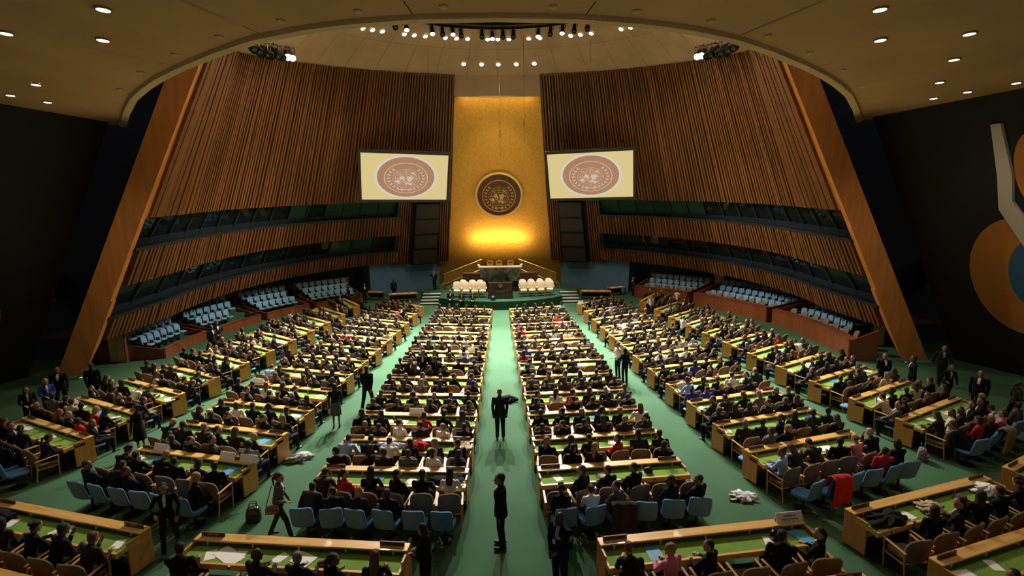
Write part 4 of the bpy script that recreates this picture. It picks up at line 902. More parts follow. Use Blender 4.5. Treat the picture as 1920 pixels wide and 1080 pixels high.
pose('stand', hyaw=4, **kw); pose('stand_front', lh=(-.09, .20, 1.02), rh=(.09, .21, 1.0), hyaw=-20, **kw)
pose('walk', stride=.24, lh=(-.27, .20, .86), rh=(.26, -.16, .84), lean=4, **kw)
pose('w_walk', fem=True, stride=.24, lh=(-.22, .16, .90), rh=(.20, .20, 1.05), lean=4, **kw)
pose('w_stand', fem=True, hpitch=14, lh=(-.10, .26, 1.05), rh=(.12, .26, 1.04), **kw)
pose('w_dress', fem=True, skirt=True, hyaw=25, lh=(-.24, .06, .85), rh=(.10, .28, 1.08), **kw)
pose('bend', lean=48, hpitch=-25, lh=(-.14, .62, .80), rh=(.18, .60, .80), **kw)
pose('phone', hpitch=4, lh=(-.20, .05, .84), rh=(.13, .20, 1.46), **kw)
print('people meshes', round(_t.time()-_t0, 1))
SUITW = {'bottoms': [cl('black', None), cl('charcoal', None), cl('navy', None)]}
def pick(d, w, r): return r.choices(list(d), w)[0]
def add_person(loc, rz, posen, label_tail, group, top=None, hair=None, style=None, skin=None, bottom=None, r=rp, scale=None, cat='person', shirt=None):
    me, HM = POSES[posen]; fem = posen.startswith('w_')
    top = top or pick(TOPS, TOPW, r); hair = hair or pick(HAIRM, HAIRW, r)
    style = style or (r.choice(('long', 'long', 'bob', 'tail', 'bun', 'long', 'curly')) if fem else r.choices(('short', 'curly', 'fringe', 'long'), (80, 6, 5, 9))[0])
    o = link('person', me); o.location = loc; o.rotation_euler = (0, 0, rz); s = scale or r.uniform(.95, 1.03); o.scale = (s, s, s)
    sk = SKINS[skin if skin is not None else r.choices((0, 1, 2, 3), (46, 28, 14, 12))[0]]
    bt = bottom or (TOPS[top] if top.endswith('suit') else r.choice(SUITW['bottoms']))
    for i, m in ((0, sk), (1, TOPS[top]), (2, bt), (3, shirt or (cl('white', None) if r.random() < .75 else cl('light_blue', None)))):
        o.material_slots[i].link = 'OBJECT'; o.material_slots[i].material = m
    hs_ = hair.replace('dark brown', 'dark'); hn = ('long ' if style == 'long' else 'curly ' if style == 'curly' else '')+hs_
    tag(o, 'person in %s, %s, %s' % (top, hn if style != 'fringe' else 'balding', label_tail), cat, group)
    if style != 'none':
        h = link('hair', HAIR[style], o); h.matrix_parent_inverse = Matrix(); h.matrix_local = HM
        h.material_slots[0].link = 'OBJECT'; h.material_slots[0].material = HAIRM[hair]
    return o
# ------------------------------------------------------------------ who sits where
def camdist(p): return (Vector(p)-Vector((0, 0, CAMZ))).length
def view_px(p):
    v = Vector(p)-Vector((0, 0, CAMZ)); d = v.dot(_f)
    if d < 1: return None
    return 960+FPX*v.dot(_r2)/d, 540-FPX*v.dot(_u2)/d
def in_view(p, m=40):
    q = view_px(p); return q is not None and -m < q[0] < 1920+m and -m < q[1] < 1080+m
def seat_no(sg, j): return ORD[j if sg > 0 else 5-j]         # counted from the aisle nearer the hall's axis
# standing people: x, y, z, facing (deg, 0 = towards the dais), pose, top, hair, style, skin, bottom, label
ST = [(-.07, 10.1, 0, 90, 'stand', 'black suit', 'black hair', 'short', 1, None, 'standing alone in the near centre aisle'),
      (-.08, 15.6, 0, 3, 'stand', 'charcoal jacket', 'black hair', 'none', 2, None, 'bald, standing in the centre aisle'),
      (1.12, 8.7, 0, 140, 'stand_front', 'navy suit', 'black hair', 'none', 3, None, 'bald guard in uniform beside the nearest right desk'),
      (-5.34, 10.65, 0, -80, 'w_walk', 'grey jacket', 'dark brown hair', 'tail', 1, None, 'walking with a shoulder bag in the left aisle'),
      (-7.75, 10.35, 0, -155, 'w_walk', 'black suit', 'black hair', 'long', 1, None, 'walking behind the blue chairs on the left'),
      (-1.56, 8.6, 0, 70, 'w_stand', 'black suit', 'dark brown hair', 'bob', 0, None, 'standing at the nearest left desk end'),
      (-5.36, 18.4, 0, -12, 'walk', 'black suit', 'black hair', 'short', 2, None, 'walking away up the left aisle'),
      (-6.05, 16.75, 0, 10, 'w_dress', 'black suit', 'black hair', 'long', 2, 'grey', 'in a grey skirt, standing by a mid-left desk end'),
      (-11.85, 15.1, 0, 75, 'w_dress', 'black suit', 'black hair', 'bun', 0, None, 'in a black dress by the far-left desk end'),
      (-4.05, 20.45, 0, -160, 'bend', 'black suit', 'black hair', 'short', 2, None, 'bending over, group in the seventh row, leftmost'),
      (-3.45, 20.55, 0, 175, 'stand_front', 'black suit', 'black hair', 'short', 1, None, 'standing in the seventh-row group, second from left'),
      (-2.95, 20.5, 0, 150, 'stand', 'charcoal jacket', 'black hair', 'short', 1, None, 'standing in the seventh-row group, third from left'),
      (-2.5, 20.4, 0, 120, 'bend', 'black suit', 'black hair', 'short', 2, None, 'bending over, group in the seventh row, rightmost'),
      (5.45, 21.6, 0, 120, 'w_stand', 'white shirt', 'dark brown hair', 'bun', 1, None, 'standing in the right aisle'),
      (5.55, 20.7, 0, 20, 'w_stand', 'black suit', 'black hair', 'long', 2, None, 'standing with back turned in the right aisle'),
      (-16.0, 26.3, 0, -110, 'stand', 'black suit', 'black hair', 'short', 2, None, 'standing below the left stands, nearer one'),
      (-16.25, 27.3, 0, -140, 'stand_front', 'charcoal jacket', 'black hair', 'short', 3, None, 'standing below the left stands, farther one'),
      (-17.9, 19.1, 0, -150, 'walk', 'black suit', 'black hair', 'short', 2, None, 'walking under the left wood wing'),
      (-16.9, 19.5, 0, 20, 'stand', 'black suit', 'black hair', 'short', 2, None, 'standing under the left wood wing, back turned'),
      (-17.25, 17.1, 0, -130, 'w_stand', 'black suit', 'dark brown hair', 'long', 1, None, 'with a pale scarf by the dark left wall'),
      (-17.35, 17.95, 0, -120, 'w_stand', 'blue top', 'blond hair', 'bob', 0, None, 'standing by the dark left wall'),
      (15.9, 18.85, 0, 170, 'stand_front', 'black suit', 'black hair', 'short', 1, None, 'holding a camera below the right wing'),
      (16.75, 18.4, 0, 60, 'stand', 'black suit', 'black hair', 'short', 2, None, 'with a dark bag below the right wing'),
      (19.35, 19.85, 0, 150, 'walk', 'charcoal jacket', 'dark brown hair', 'short', 1, None, 'walking along the dark right wall'),
      (17.5, 17.6, 0, 165, 'w_walk', 'black suit', 'black hair', 'bun', 1, None, 'walking in by the dark right wall'),
      (17.6, 16.5, 0, 120, 'stand', 'black suit', 'dark brown hair', 'short', 1, None, 'standing with a badge by the dark right wall'),
      (18.0, 15.6, 0, -110, 'w_walk', 'charcoal jacket', 'brown hair', 'tail', 0, None, 'walking out at the far right edge'),
      (-4.0, 37.95, 0, 178, 'stand_front', 'charcoal jacket', 'grey hair', 'fringe', 0, None, 'bearded, standing before the dais'),
      (-3.05, 37.55, 0, 170, 'w_stand', 'black suit', 'brown hair', 'bob', 0, None, 'standing before the dais, middle of three'),
      (-2.2, 37.4, 0, 185, 'w_stand', 'black suit', 'black hair', 'long', 0, None, 'with a white badge standing before the dais'),
      (-6.2, 45.0, .7, 160, 'phone', 'black suit', 'dark brown hair', 'short', 0, None, 'phoning at the left back of the dais'),
      (-9.95, 44.6, 0, 10, 'stand', 'black suit', 'black hair', 'short', 1, None, 'back turned before the left blue wall'),
      (-12.0, 42.2, 0, -150, 'stand', 'black suit', 'black hair', 'short', 1, None, 'standing at the end of the left stands'),
      (-12.9, 40.6, 0, 120, 'stand_front', 'black suit', 'black hair', 'short', 2, None, 'standing before the left stands by the blue wall'),
      (12.4, 44.0, 0, 100, 'stand', 'navy suit', 'grey hair', 'short', 1, None, 'standing at the small right table'),
      (13.9, 36.9, 0, -40, 'w_stand', 'beige jacket', 'auburn hair', 'bun', 0, None, 'standing behind the far-right front desks'),
      (11.1, 34.6, 0, -20, 'w_stand', 'white shirt', 'blond hair', 'long', 0, None, 'standing at the first far-right desk'),
      (10.7, 27.3, 0, -60, 'w_stand', 'white shirt', 'blond hair', 'tail', 0, None, 'leaning at a far-right desk end')]
for x, y, z, fa, ps, top, hair, style, sk, bot, lb in ST:
    o = add_person((x, y, z), math.radians(fa), ps, lb, 'people standing in the hall', top, hair, style, sk, cl('grey', None) if bot else None, scale=1.03 if not ps.startswith('w_') else .97)
    hn = '' if style == 'none' else ('balding, ' if style == 'fringe' else hair+', ')
    o['label'] = 'person in %s, %s%s' % (top, hn, lb)
near = [o for o in bpy.data.objects if o.get('label', '').endswith('near centre aisle')][0]; near.scale = (1.06, 1.14, 1.06)
STXY = [(s[0], s[1]) for s in ST]
FIX = {}      # (block, side, row, seat, kind) -> settings seen in the photograph
FIX[('C', -1, 12, 5, 'd')] = dict(pose='w_desk', top='white shirt', hair='dark brown hair', style='long')
FIX[('C', -1, 12, 4, 'd')] = dict(pose='desk', top='black suit', hair='black hair', style='short')
FIX[('C', -1, 12, 3, 'd')] = dict(pose='w_right', top='black suit', hair='black hair', style='long')
FIX[('C', -1, 12, 2, 'd')] = dict(pose='w_desk', top='black suit', hair='black hair', style='long')
FIX[('C', -1, 12, 0, 'd')] = dict(pose='slump', top='charcoal jacket', hair='black hair', style='short')
FIX[('C', -1, 11, 0, 'd')] = dict(pose='slump', top='blue shirt', hair='black hair', style='short', skin=0)
FIX[('C', -1, 11, 2, 'a')] = dict(pose='w_right', top='white shirt', hair='black hair', style='bun')
FIX[('C', 1, 12, 1, 'b')] = dict(pose='w_lap', top='white shirt', hair='black hair', style='bun')
FIX[('C', 1, 12, 2, 'b')] = dict(pose='w_left', top='grey jacket', hair='dark brown hair', style='bun')
FIX[('C', 1, 12, 0, 'b')] = dict(pose='w_lap_turn', top='black suit', hair='brown hair', style='curly')
FIX[('M', 1, 10, 5, 'd')] = dict(pose='desk', top='black suit')
FIX[('F', 1, 11, 0, 'd')] = dict(pose='chin', top='beige jacket', hair='black hair', style='short', skin=1)
FIX[('F', 1, 12, 0, 'd')] = dict(pose='w_desk', top='charcoal jacket', hair='dark brown hair', style='long')
FIX[('F', 1, 12, 1, 'd')] = dict(pose='w_left', top='white shirt', hair='dark brown hair', style='long')
FIX[('F', 1, 12, 1, 'b')] = dict(pose='w_lap', top='red top', hair='dark brown hair', style='bob')
FIX[('F', 1, 12, 3, 'b')] = dict(pose='lap', top='pink top', hair='dark brown hair', style='short')
FIX[('F', -1, 11, 4, 'd')] = dict(pose='w_desk', top='red top', hair='blond hair', style='bob', skin=0)
FIX[('F', -1, 12, 4, 'a')] = dict(pose='lap', top='red top', hair='black hair', style='short', skin=3)
FIX[('M', -1, 9, 2, 'd')] = dict(pose='w_left', top='white shirt', hair='auburn hair', style='long', skin=0)
FIX[('M', -1, 5, 4, 'd')] = dict(pose='slump', top='white shirt', hair='black hair', style='short')
FIX[('M', 1, 4, 1, 'd')] = dict(pose='slump', top='white shirt', hair='black hair', style='short')
FIX[('C', 1, 4, 0, 'd')] = dict(pose='w_desk', top='red top', hair='dark brown hair', style='bun')
FIX[('C', 1, 6, 0, 'd')] = dict(pose='desk', top='blue top', hair='black hair', style='short')
FIX[('C', -1, 10, 3, 'd')] = dict(pose='w_desk', top='red top', hair='black hair', style='short')
for j_ in range(6): FIX.setdefault(('M', -1, 12, j_, 'd'), {}); FIX.setdefault(('M', 1, 12, j_, 'd'), {})
for j_ in (0, 1, 2): FIX.setdefault(('M', -1, 12, j_, 'b'), {}); FIX.setdefault(('C', -1, 12, j_+1, 'b'), {})
FIX[('M', -1, 12, 5, 'b')] = dict(pose='w_lap_turn', top='black suit', hair='blond hair', style='long', skin=0)
FIX[('C', -1, 12, 0, 'b')] = dict(pose='lean_fwd', top='charcoal jacket', hair='black hair', style='short')
FIX[('C', -1, 12, 2, 'b')] = dict(pose='w_lap', top='charcoal jacket', hair='blond hair', style='bob')
EMPTY = {('C', -1, 12, 4, 'b'), ('C', -1, 12, 5, 'b'), ('C', 1, 12, 3, 'b'), ('M', 1, 12, 1, 'b'), ('M', 1, 12, 2, 'b'), ('M', 1, 12, 3, 'b'), ('M', -1, 12, 4, 'b'), ('M', -1, 12, 3, 'b'),
         ('C', 1, 12, 0, 'd'), ('C', 1, 12, 4, 'd'), ('C', 1, 12, 5, 'd'), ('C', 1, 13, 3, 'd'), ('C', -1, 13, 1, 'd'), ('M', 1, 13, 0, 'd')}
seats, chairs, blues = [], [], []
for block, sg, k in DESKS:
    p, rz = desk_frame(block, sg, k); L = LB if k >= 13 else LD; R3 = Matrix.Rotation(rz, 3, 'Z')
    for j in range(6):
        x = (j-2.5)*L/6
        q = p+R3 @ Vector((x, -.97, 0)); chairs.append((q, rz, block, sg, k, j))
        kinds = [('d', -.93, 0)]
        if 2 <= k <= 12: kinds.append(('a', .28, -.03))
        if k == 12: kinds.append(('b', -1.60, 0)); blues.append((p+R3 @ Vector((x, -1.64, 0)), rz, block, sg, k, j))
        for kd, yy, zz in kinds:
            key = (block, sg, k, j, kd); w = p+R3 @ Vector((x+rp.uniform(-.04, .04), yy+rp.uniform(-.03, .02), zz))
            occ = {'d': .95, 'a': .84, 'b': .78}[kd]
            if block == 'F' and k <= 3: occ *= .8
            u = rp.random()
            if key in EMPTY or (key not in FIX and u > occ): continue
            if min((w.x-a)**2+(w.y-b_)**2 for a, b_ in STXY) < .42**2: continue
            if not in_view(w+Vector((0, 0, 1.2)), 25): continue
            seats.append((camdist(w), key, w, rz))
seats.sort(key=lambda s: s[0])
NIND = 300-len(ST)
far_people = []
for i, (dist, key, w, rz) in enumerate(seats):
    block, sg, k, j, kd = key; fx = FIX.get(key, {})
    ps = fx.get('pose') or rp.choice(SEATF if kd == 'd' else SEATA)
    yaw = rz+math.radians(rp.uniform(-9, 9))
    top = fx.get('top') or pick(TOPS, TOPW, rp); hair = fx.get('hair') or pick(HAIRM, HAIRW, rp); style = fx.get('style')
    if i < NIND:
        lt = '%s %s from aisle, %s row, %s block' % (seat_no(sg, j), {'d': 'desk seat', 'a': 'fold-seat', 'b': 'blue chair'}[kd], ROWN[k], BLK[(block, sg)])
        add_person(w, yaw, ps, lt, 'seated delegates', top, hair, style, fx.get('skin'))
    else: far_people.append((w, yaw, ps, top, hair, style or ('long' if ps.startswith('w_') else 'short'), rp.choices((0, 1, 2, 3), (46, 28, 14, 12))[0]))
def thin(me, tris):
    o = bpy.data.objects.new('t', me.copy()); LAB.collection.objects.link(o); d = o.modifiers.new('d', 'DECIMATE'); d.ratio = min(1, tris/max(1, len(me.polygons)))
    t = o.modifiers.new('t', 'TRIANGULATE'); dg = lab_graph(); out = bpy.data.meshes.new_from_object(o.evaluated_get(dg)); bpy.data.objects.remove(o)
    nv = len(out.vertices); co = np.empty(nv*3); out.vertices.foreach_get('co', co); nf = len(out.polygons); lp = np.empty(nf*3, int); out.loops.foreach_get('vertex_index', lp); mi = np.empty(nf, int); out.polygons.foreach_get('material_index', mi)
    return co.reshape(-1, 3), lp.reshape(-1, 3), mi
def joined(name, parts, mats, smooth=True):
    """parts: (verts, tris, material indices) already placed; ONE mesh object"""
    V, F, M, n = [], [], [], 0
    for v, f, m in parts: V.append(v); F.append(f+n); M.append(m); n += len(v)
    V, F, M = np.concatenate(V), np.concatenate(F), np.concatenate(M)
    me = bpy.data.meshes.new(name); me.vertices.add(len(V)); me.vertices.foreach_set('co', V.ravel()); me.loops.add(len(F)*3); me.loops.foreach_set('vertex_index', F.ravel().astype(np.int32))
    me.polygons.add(len(F)); me.polygons.foreach_set('loop_start', np.arange(0, len(F)*3, 3, dtype=np.int32)); me.polygons.foreach_set('loop_total', np.full(len(F), 3, np.int32)); me.polygons.foreach_set('material_index', M.astype(np.int32)); me.polygons.foreach_set('use_smooth', np.full(len(F), smooth))
    for m in mats: me.materials.append(m)
    me.update(calc_edges=True); me.validate(); return link(name, me)
def placed(geo, M, remap): v, f, m = geo; A = np.array(M); return v@A[:3, :3].T+A[:3, 3], f, remap[m]
if far_people:
    allm = SKINS+list(TOPS.values())+list(HAIRM.values())+[CL['shoes'], CL['dark']]; ix = {m.name: i for i, m in enumerate(allm)}
    TP = {n_: thin(POSES[n_][0], 620) for n_ in set(SEATF+SEATA)}; TH_ = {n_: thin(HAIR[n_], 110) for n_ in HAIR}; parts = []
    for w, yaw, ps, top, hair, style, sk in far_people:
        s = rp.uniform(.95, 1.03); M = Matrix.Translation(w) @ Matrix.Rotation(yaw, 4, 'Z') @ Matrix.Scale(s, 4); tm = ix[TOPS[top].name]
        rm = np.array([sk, tm, ix['cloth_black'] if not top.endswith('suit') else tm, ix['cloth_white'], ix['shoe_leather'], ix['face_dark']]); parts.append(placed(TP[ps], M, rm)); parts.append(placed(TH_[style], M @ POSES[ps][1], np.array([ix[HAIRM[hair].name]])))
    o = joined('seated_crowd', parts, allm); tag(o, 'crowd of seated delegates in dark clothes filling the front rows of desks', 'crowd', None, 'stuff')
# armchairs at the desks
chairs = [c for c in chairs if in_view(c[0]+Vector((0, 0, .8)), 25)]; chairs.sort(key=lambda c: camdist(c[0])); far_ch = []
for i, (q, rz, block, sg, k, j) in enumerate(chairs):
    a = rz+math.radians(rp.uniform(-12, 12))
    if i < 279: place('arm', 'delegate_armchair', 'tan oval-backed armchair, %s desk seat from aisle, %s row, %s block' % (seat_no(sg, j), ROWN[k], BLK[(block, sg)]), 'chair', q, a, 'tan armchairs at the desks')
    else: far_ch.append((q, a))
if far_ch:
    cm = [TANUP, CHAIRWOOD]; geos = [(thin(me, 90 if n_ in ('seat', 'backrest') else 40), 0 if n_ in ('seat', 'backrest') else 1) for n_, me, m in CP['arm']]; parts = []
    for q, a in far_ch:
        M = Matrix.Translation(q) @ Matrix.Rotation(a, 4, 'Z')
        for g_, mi in geos: parts.append(placed(g_, M, np.array([mi])))
    tag(joined('distant_armchairs', parts, cm), 'tan armchairs at the desks of the front rows', 'chairs', None, 'stuff')
for q, rz, block, sg, k, j in blues:
    if in_view(q+Vector((0, 0, .8)), 25): place('blue', 'blue_shell_chair', 'blue shell chair behind the twelfth row, %s from aisle, %s block' % (seat_no(sg, j), BLK[(block, sg)]), 'chair', q, rz+math.radians(rp.uniform(-14, 14)), 'blue chairs behind the twelfth row')
print('people', len(seats)+len(ST), 'far', len(far_people), 'chairs', len(chairs))
bpy.data.scenes.remove(LAB)
# ------------------------------------------------------------------ small things
rq = random.Random(5)
def desk_pt(block, sg, k, x, y, z=.737):
    p, rz = desk_frame(block, sg, k); return p+Matrix.Rotation(rz, 3, 'Z') @ Vector((x, y, z)), rz
PAPER = [MB().box(-.105, .105, -.148, .148, 0, .003).mesh('paper', WHITE), MB().box(-.21, .21, -.148, .148, 0, .006).box(-.19, .12, -.12, .13, .006, .010).mesh('paper', WHITE)]
FOLD = MB().box(-.15, .15, -.22, .22, 0, .012).mesh('folder', mat('blue_folder', (.06, .30, .55), .5))
cnt = {}
spots = [d for d in DESKS if d[2] >= 3]; rq.shuffle(spots)
for block, sg, k in spots:
    for j in rq.sample(range(6), 3 if k >= 6 else 2):
        L = LB if k >= 13 else LD
        w, rz = desk_pt(block, sg, k, (j-2.5)*L/6+rq.uniform(-.15, .2), -.36+rq.uniform(-.04, .06))
        if not in_view(w) or len(cnt) >= 190: continue
        cnt[(block, sg, k, j)] = 1; t = rq.random(); kindn = ('white paper sheet', 'open white papers', 'blue folder')[0 if t < .55 else 1 if t < .9 else 2]
        o = link(('paper_sheet', 'open_papers', 'blue_folder')[0 if t < .55 else 1 if t < .9 else 2], PAPER[0] if t < .55 else PAPER[1] if t < .9 else FOLD, loc=w, rot=(0, 0, rz+rq.uniform(-.5, .5)))
        tag(o, '%s on green felt, %s place from aisle, %s row, %s block' % (kindn, seat_no(sg, j), ROWN[k], BLK[(block, sg)]), 'folder' if t >= .9 else 'paper', 'papers on the desks')
def heap(name, label, cat, loc, size, m, seed, rz=0, n=18, flop=.75):
    """crumpled cloth: a flattened lump with folds"""
    r = random.Random(seed); ph = [(r.uniform(2, 9), r.uniform(2, 9), r.uniform(0, 6)) for _ in range(6)]; b = MB(); vs = []; nn = 34
    for i in range(n+1):
        t = PI*i/n
        for k in range(nn):
            a = 2*PI*k/nn; d = 1+sum(flop/5*math.sin(p*a+q*t+c) for p, q, c in [(round(u), v, w_) for u, v, w_ in ph])
            x, y, z = math.sin(t)*math.cos(a)*d, math.sin(t)*math.sin(a)*d, math.cos(t)*(1+.35*math.sin(3*a+seed)*math.sin(t))+.16*math.sin(5*a+3*t+seed)*math.sin(t)+.10*math.sin(9*a-5*t)*math.sin(t); vs.append((x*size[0], y*size[1], max(0, (z+.55)*size[2]/1.55)))
    b.add(vs, [(i*nn+k, i*nn+(k+1) % nn, (i+1)*nn+(k+1) % nn, (i+1)*nn+k) for i in range(n) for k in range(nn)])
    o = b.build(name, m, smooth=True); o.location = loc; o.rotation_euler = (0, 0, rz); return tag(o, label, cat)
RED = TOPS['red top']; DKC = TOPS['black suit']
w, rz = desk_pt('M', 1, 14, .55, -.30); heap('red_coat', 'red coat heaped on the nearest right desk', 'coat', w, (.42, .26, .22), RED, 3, rz)
w, rz = desk_pt('M', 1, 13, 1.75, -.34); heap('plastic_bag', 'crumpled white plastic bag on the near right desk', 'bag', w, (.34, .2, .18), WHITE, 5, rz)
w, rz = desk_pt('M', 1, 13, -1.7, -.36); heap('dark_jacket', 'dark jacket heaped at the left end of the near right desk', 'jacket', w, (.45, .22, .14), DKC, 6, rz)
w, rz = desk_pt('M', 1, 13, -.35, -.36); heap('pale_scarf', 'pale grey scarf bundle on the near right desk', 'scarf', w, (.26, .2, .14), cl('beige', None), 8, rz)
w, rz = desk_pt('C', -1, 11, -.5, -.33); heap('striped_jacket', 'pale striped jacket heaped on the eleventh centre-left desk', 'jacket', w, (.34, .2, .17), mat('pale_blue_cloth', (.42, .46, .55), .85, noise=(18, .5, (1, 1, 1))), 9, rz)
w, rz = desk_pt('C', -1, 11, .35, -.33); heap('red_scarf', 'red scarf and dark coat on the eleventh centre-left desk', 'scarf', w, (.3, .2, .2), RED, 10, rz)
w, rz = desk_pt('C', -1, 11, 1.75, -.36); heap('beige_coat', 'beige coat draped at the aisle end of the eleventh centre-left desk', 'coat', w, (.24, .28, .16), cl('beige', None), 11, rz)
w, rz = desk_pt('C', -1, 12, 1.45, -.36); heap('black_coat', 'black coat heaped on the twelfth centre-left desk', 'coat', w, (.4, .22, .13), DKC, 12, rz)
w, rz = desk_pt('F', -1, 11, -1.75, -.36); heap('striped_scarf', 'pale striped scarf on the eleventh far-left desk', 'scarf', w, (.3, .2, .15), mat('pink_striped', (.5, .38, .36), .85, noise=(16, .5, (1, 1, 1))), 13, rz)
w, rz = desk_pt('M', -1, 13, -1.6, -.36); heap('dark_bag', 'dark soft bag on the near left desk', 'bag', w, (.35, .2, .18), DKC, 14, rz)
heap('grey_garment', 'pale grey garment dropped on the carpet in the right aisle', 'garment', (6.45, 11.75, 0), (.27, .22, .13), mat('pale_grey_cloth', (.45, .44, .46), .85, noise=(9, .3, (1, 1, 1))), 15)
heap('dark_bundle', 'dark bundle on the carpet beside the centre aisle', 'bag', (.28, 18.9, 0), (.28, .22, .24), DKC, 16)
heap('coat_bundle', 'pale coat and dark bag on the carpet in the left aisle', 'coat', (-6.45, 14.4, 0), (.34, .2, .2), mat('grey_check_cloth', (.30, .29, .28), .85, noise=(14, .6, (1, 1, 1))), 17, .5)
def bag(name, label, loc, rz, w, d, h, m, cat='bag', strap=True):
    o = thing(name, label, cat, loc, rz); b = MB(); n = 20
    rows = [[(w/2*s*math.copysign(abs(math.cos(a))**.5, math.cos(a)), d/2*s*math.copysign(abs(math.sin(a))**.5, math.sin(a)), z) for a in [2*PI*k/n for k in range(n+1)]] for z, s in ((0, .85), (h*.05, 1), (h*.55, .98), (h*.9, .8), (h, .55), (h, .02))]
    b.grid(rows); b.grid([rows[0], [(0, 0, 0)]*(n+1)]); b.build('body', m, o, smooth=True)
    bevel(MB().box(-w*.32, w*.32, -d/2-.03, -d/2+.02, h*.12, h*.5).mesh('p', m), .01); MB().box(-w*.32, w*.32, -d/2-.035, -d/2+.03, h*.12, h*.5).build('pocket', m, o)
    if strap:
        for sx in (-.12, .12): MB().tube([(-w*.28, sx*d, h*.92), (-w*.2, sx*d*1.5, h*1.35), (w*.2, sx*d*1.5, h*1.35), (w*.28, sx*d, h*.92)], .012, 5).build('handle', m, o)
    return o
w, rz = desk_pt('M', 1, 9, -1.55, -.30); bag('tan_handbag', 'tan leather handbag on the ninth mid-right desk', w, rz, .42, .2, .24, mat('tan_leather_bag', (.50, .33, .20), .5))
bag('checked_backpack', 'dark checked backpack on the carpet before the far-right blue chairs', (12.9, 13.5, 0), .8, .36, .24, .38, mat('check_cloth', (.20, .19, .19), .8, noise=(20, .8, (1, 1, 1))), 'backpack')
bag('black_backpack', 'shiny black backpack on the carpet beside the mid-left blue chairs', (-6.35, 11.35, 0), .3, .36, .26, .36, mat('black_nylon', (.02, .02, .024), .3), 'backpack')
bag('brown_shoulder_bag', 'brown shoulder bag at the hip of the woman in the left aisle', (-5.38, 10.385, .80), .2, .30, .10, .20, mat('brown_leather', (.16, .09, .05), .5), 'bag', False)
sb = [o for o in bpy.data.objects if o.name.startswith('brown_shoulder_bag')][0]; MB().tube([(-.12, 0, .19), (-.06, .10, .42), (0, .14, .62)], .012, 5).build('strap', mat('brown_leather', None), sb)
w, rz = desk_pt('C', 1, 12, .95, -.34); bag('camera_bag', 'small black camera bag on the twelfth centre-right desk', w, rz, .24, .14, .13, BLACK)
w, rz = desk_pt('C', 1, 13, 1.5, -.34); bag('glossy_black_bag', 'glossy black bag on the near centre-right desk', w, rz, .34, .18, .20, mat('black_gloss', (.01, .01, .012), .12))
# brown felt hat
w, rz = desk_pt('M', 1, 13, .78, -.36); ht = thing('felt_hat', 'brown felt hat lying on the near right desk', 'hat', w, rz); HATM = mat('brown_felt', (.11, .055, .025), .9)
MB().lathe([(.17, 0), (.175, .012), (.11, .02), (.10, .02)], 20).build('brim', HATM, ht, True); MB().lathe([(.105, .015), (.10, .08), (.085, .125), (.04, .12), (.005, .11)], 20).build('crown', HATM, ht, True); MB().lathe([(.107, .02), (.106, .05)], 20).build('band', BLACK, ht, True)
# coats hung over chair backs
def hung_coat(label, key, m, name):
    for q, rz, block, sg, k, j in blues:
        if (block, sg, j) == key:
            b = MB(); n = 16; M = Matrix.Translation(q) @ Matrix.Rotation(rz, 4, 'Z')
            prof = [(-.18, .70), (-.23, .86), (-.29, 1.0), (-.38, 1.045), (-.47, .98), (-.475, .74), (-.465, .5), (-.44, .27)]
            rows = [[M @ Vector((x*(1+.10*i/7), y-(.035*math.sin(24*x+i*.4) if i > 3 else 0), z+.02*math.sin(7*x+i))) for x in [-.28+.56*kk/n for kk in range(n+1)]] for i, (y, z) in enumerate(prof)]
            back = [[p-(M.to_3x3() @ Vector((0, .035, .0))) for p in r_] for r_ in rows]
            b.grid(rows); b.grid(back); b.grid([rows[-1], back[-1]]); b.grid([rows[0], back[0]]); b.grid([[r_[0] for r_ in rows], [r_[0] for r_ in back]]); b.grid([[r_[-1] for r_ in rows], [r_[-1] for r_ in back]])
            o = b.build(name, m, smooth=True); tag(o, label, 'coat'); return
hung_coat('red coat hanging over a blue chair, mid-right block', ('M', 1, 1), RED, 'hung_red_coat')
hung_coat('grey coat hanging over a blue chair, centre-right block', ('C', 1, 2), TOPS['charcoal jacket'], 'hung_grey_coat')
hung_coat('olive coat hanging over a blue chair, far-right block', ('F', 1, 2), mat('olive_cloth', (.20, .16, .09), .85), 'hung_olive_coat')
# papers and pouch on the nearest left desk
for x, y, a, wd, lb in ((-1.35, -.38, -.5, 0, 'large white papers spread on the near left desk, left end'), (.25, -.36, -.35, 1, 'white writing pad on the near left desk')):
    w, rz = desk_pt('C', -1, 13, x, y); o = link('spread_papers', MB().box(-.22 if wd else -.34, .22 if wd else .34, -.16, .16, 0, .008).mesh('papers', WHITE), loc=w, rot=(0, 0, rz+a)); tag(o, lb, 'paper')
w, rz = desk_pt('C', -1, 13, .75, -.42); bag('pencil_pouch', 'brown pencil pouch beside the pad on the near left desk', w, rz+.5, .34, .10, .08, mat('brown_leather', (.16, .09, .05), .5), 'pouch', False)
w, rz = desk_pt('M', -1, 13, .35, -.34); o = link('writing_paper', PAPER[0], loc=w, rot=(0, 0, rz-.5)); o.scale = (1.5, 1.5, 1); tag(o, 'single white sheet on the near mid-left desk', 'paper')
# guard's patch and badge
for o in [o for o in bpy.data.objects if o.get('label', '').find('guard') >= 0]:
    for nm, x, y, z, w_, h_ in (('shoulder_patch', -.262, .03, 1.30, .006, .10), ('chest_badge', -.07, .135, 1.28, .05, .07), ('identity_card', .05, .14, 1.16, .06, .09)):
        m = MB(); m.box(x-(w_ if nm == 'shoulder_patch' else w_/2), x+(.0 if nm == 'shoulder_patch' else w_/2), y-(.04 if nm == 'shoulder_patch' else 0), y+(.04 if nm == 'shoulder_patch' else .012), z-h_/2, z+h_/2); m.build(nm, WHITE if nm == 'identity_card' else BRASS, o)
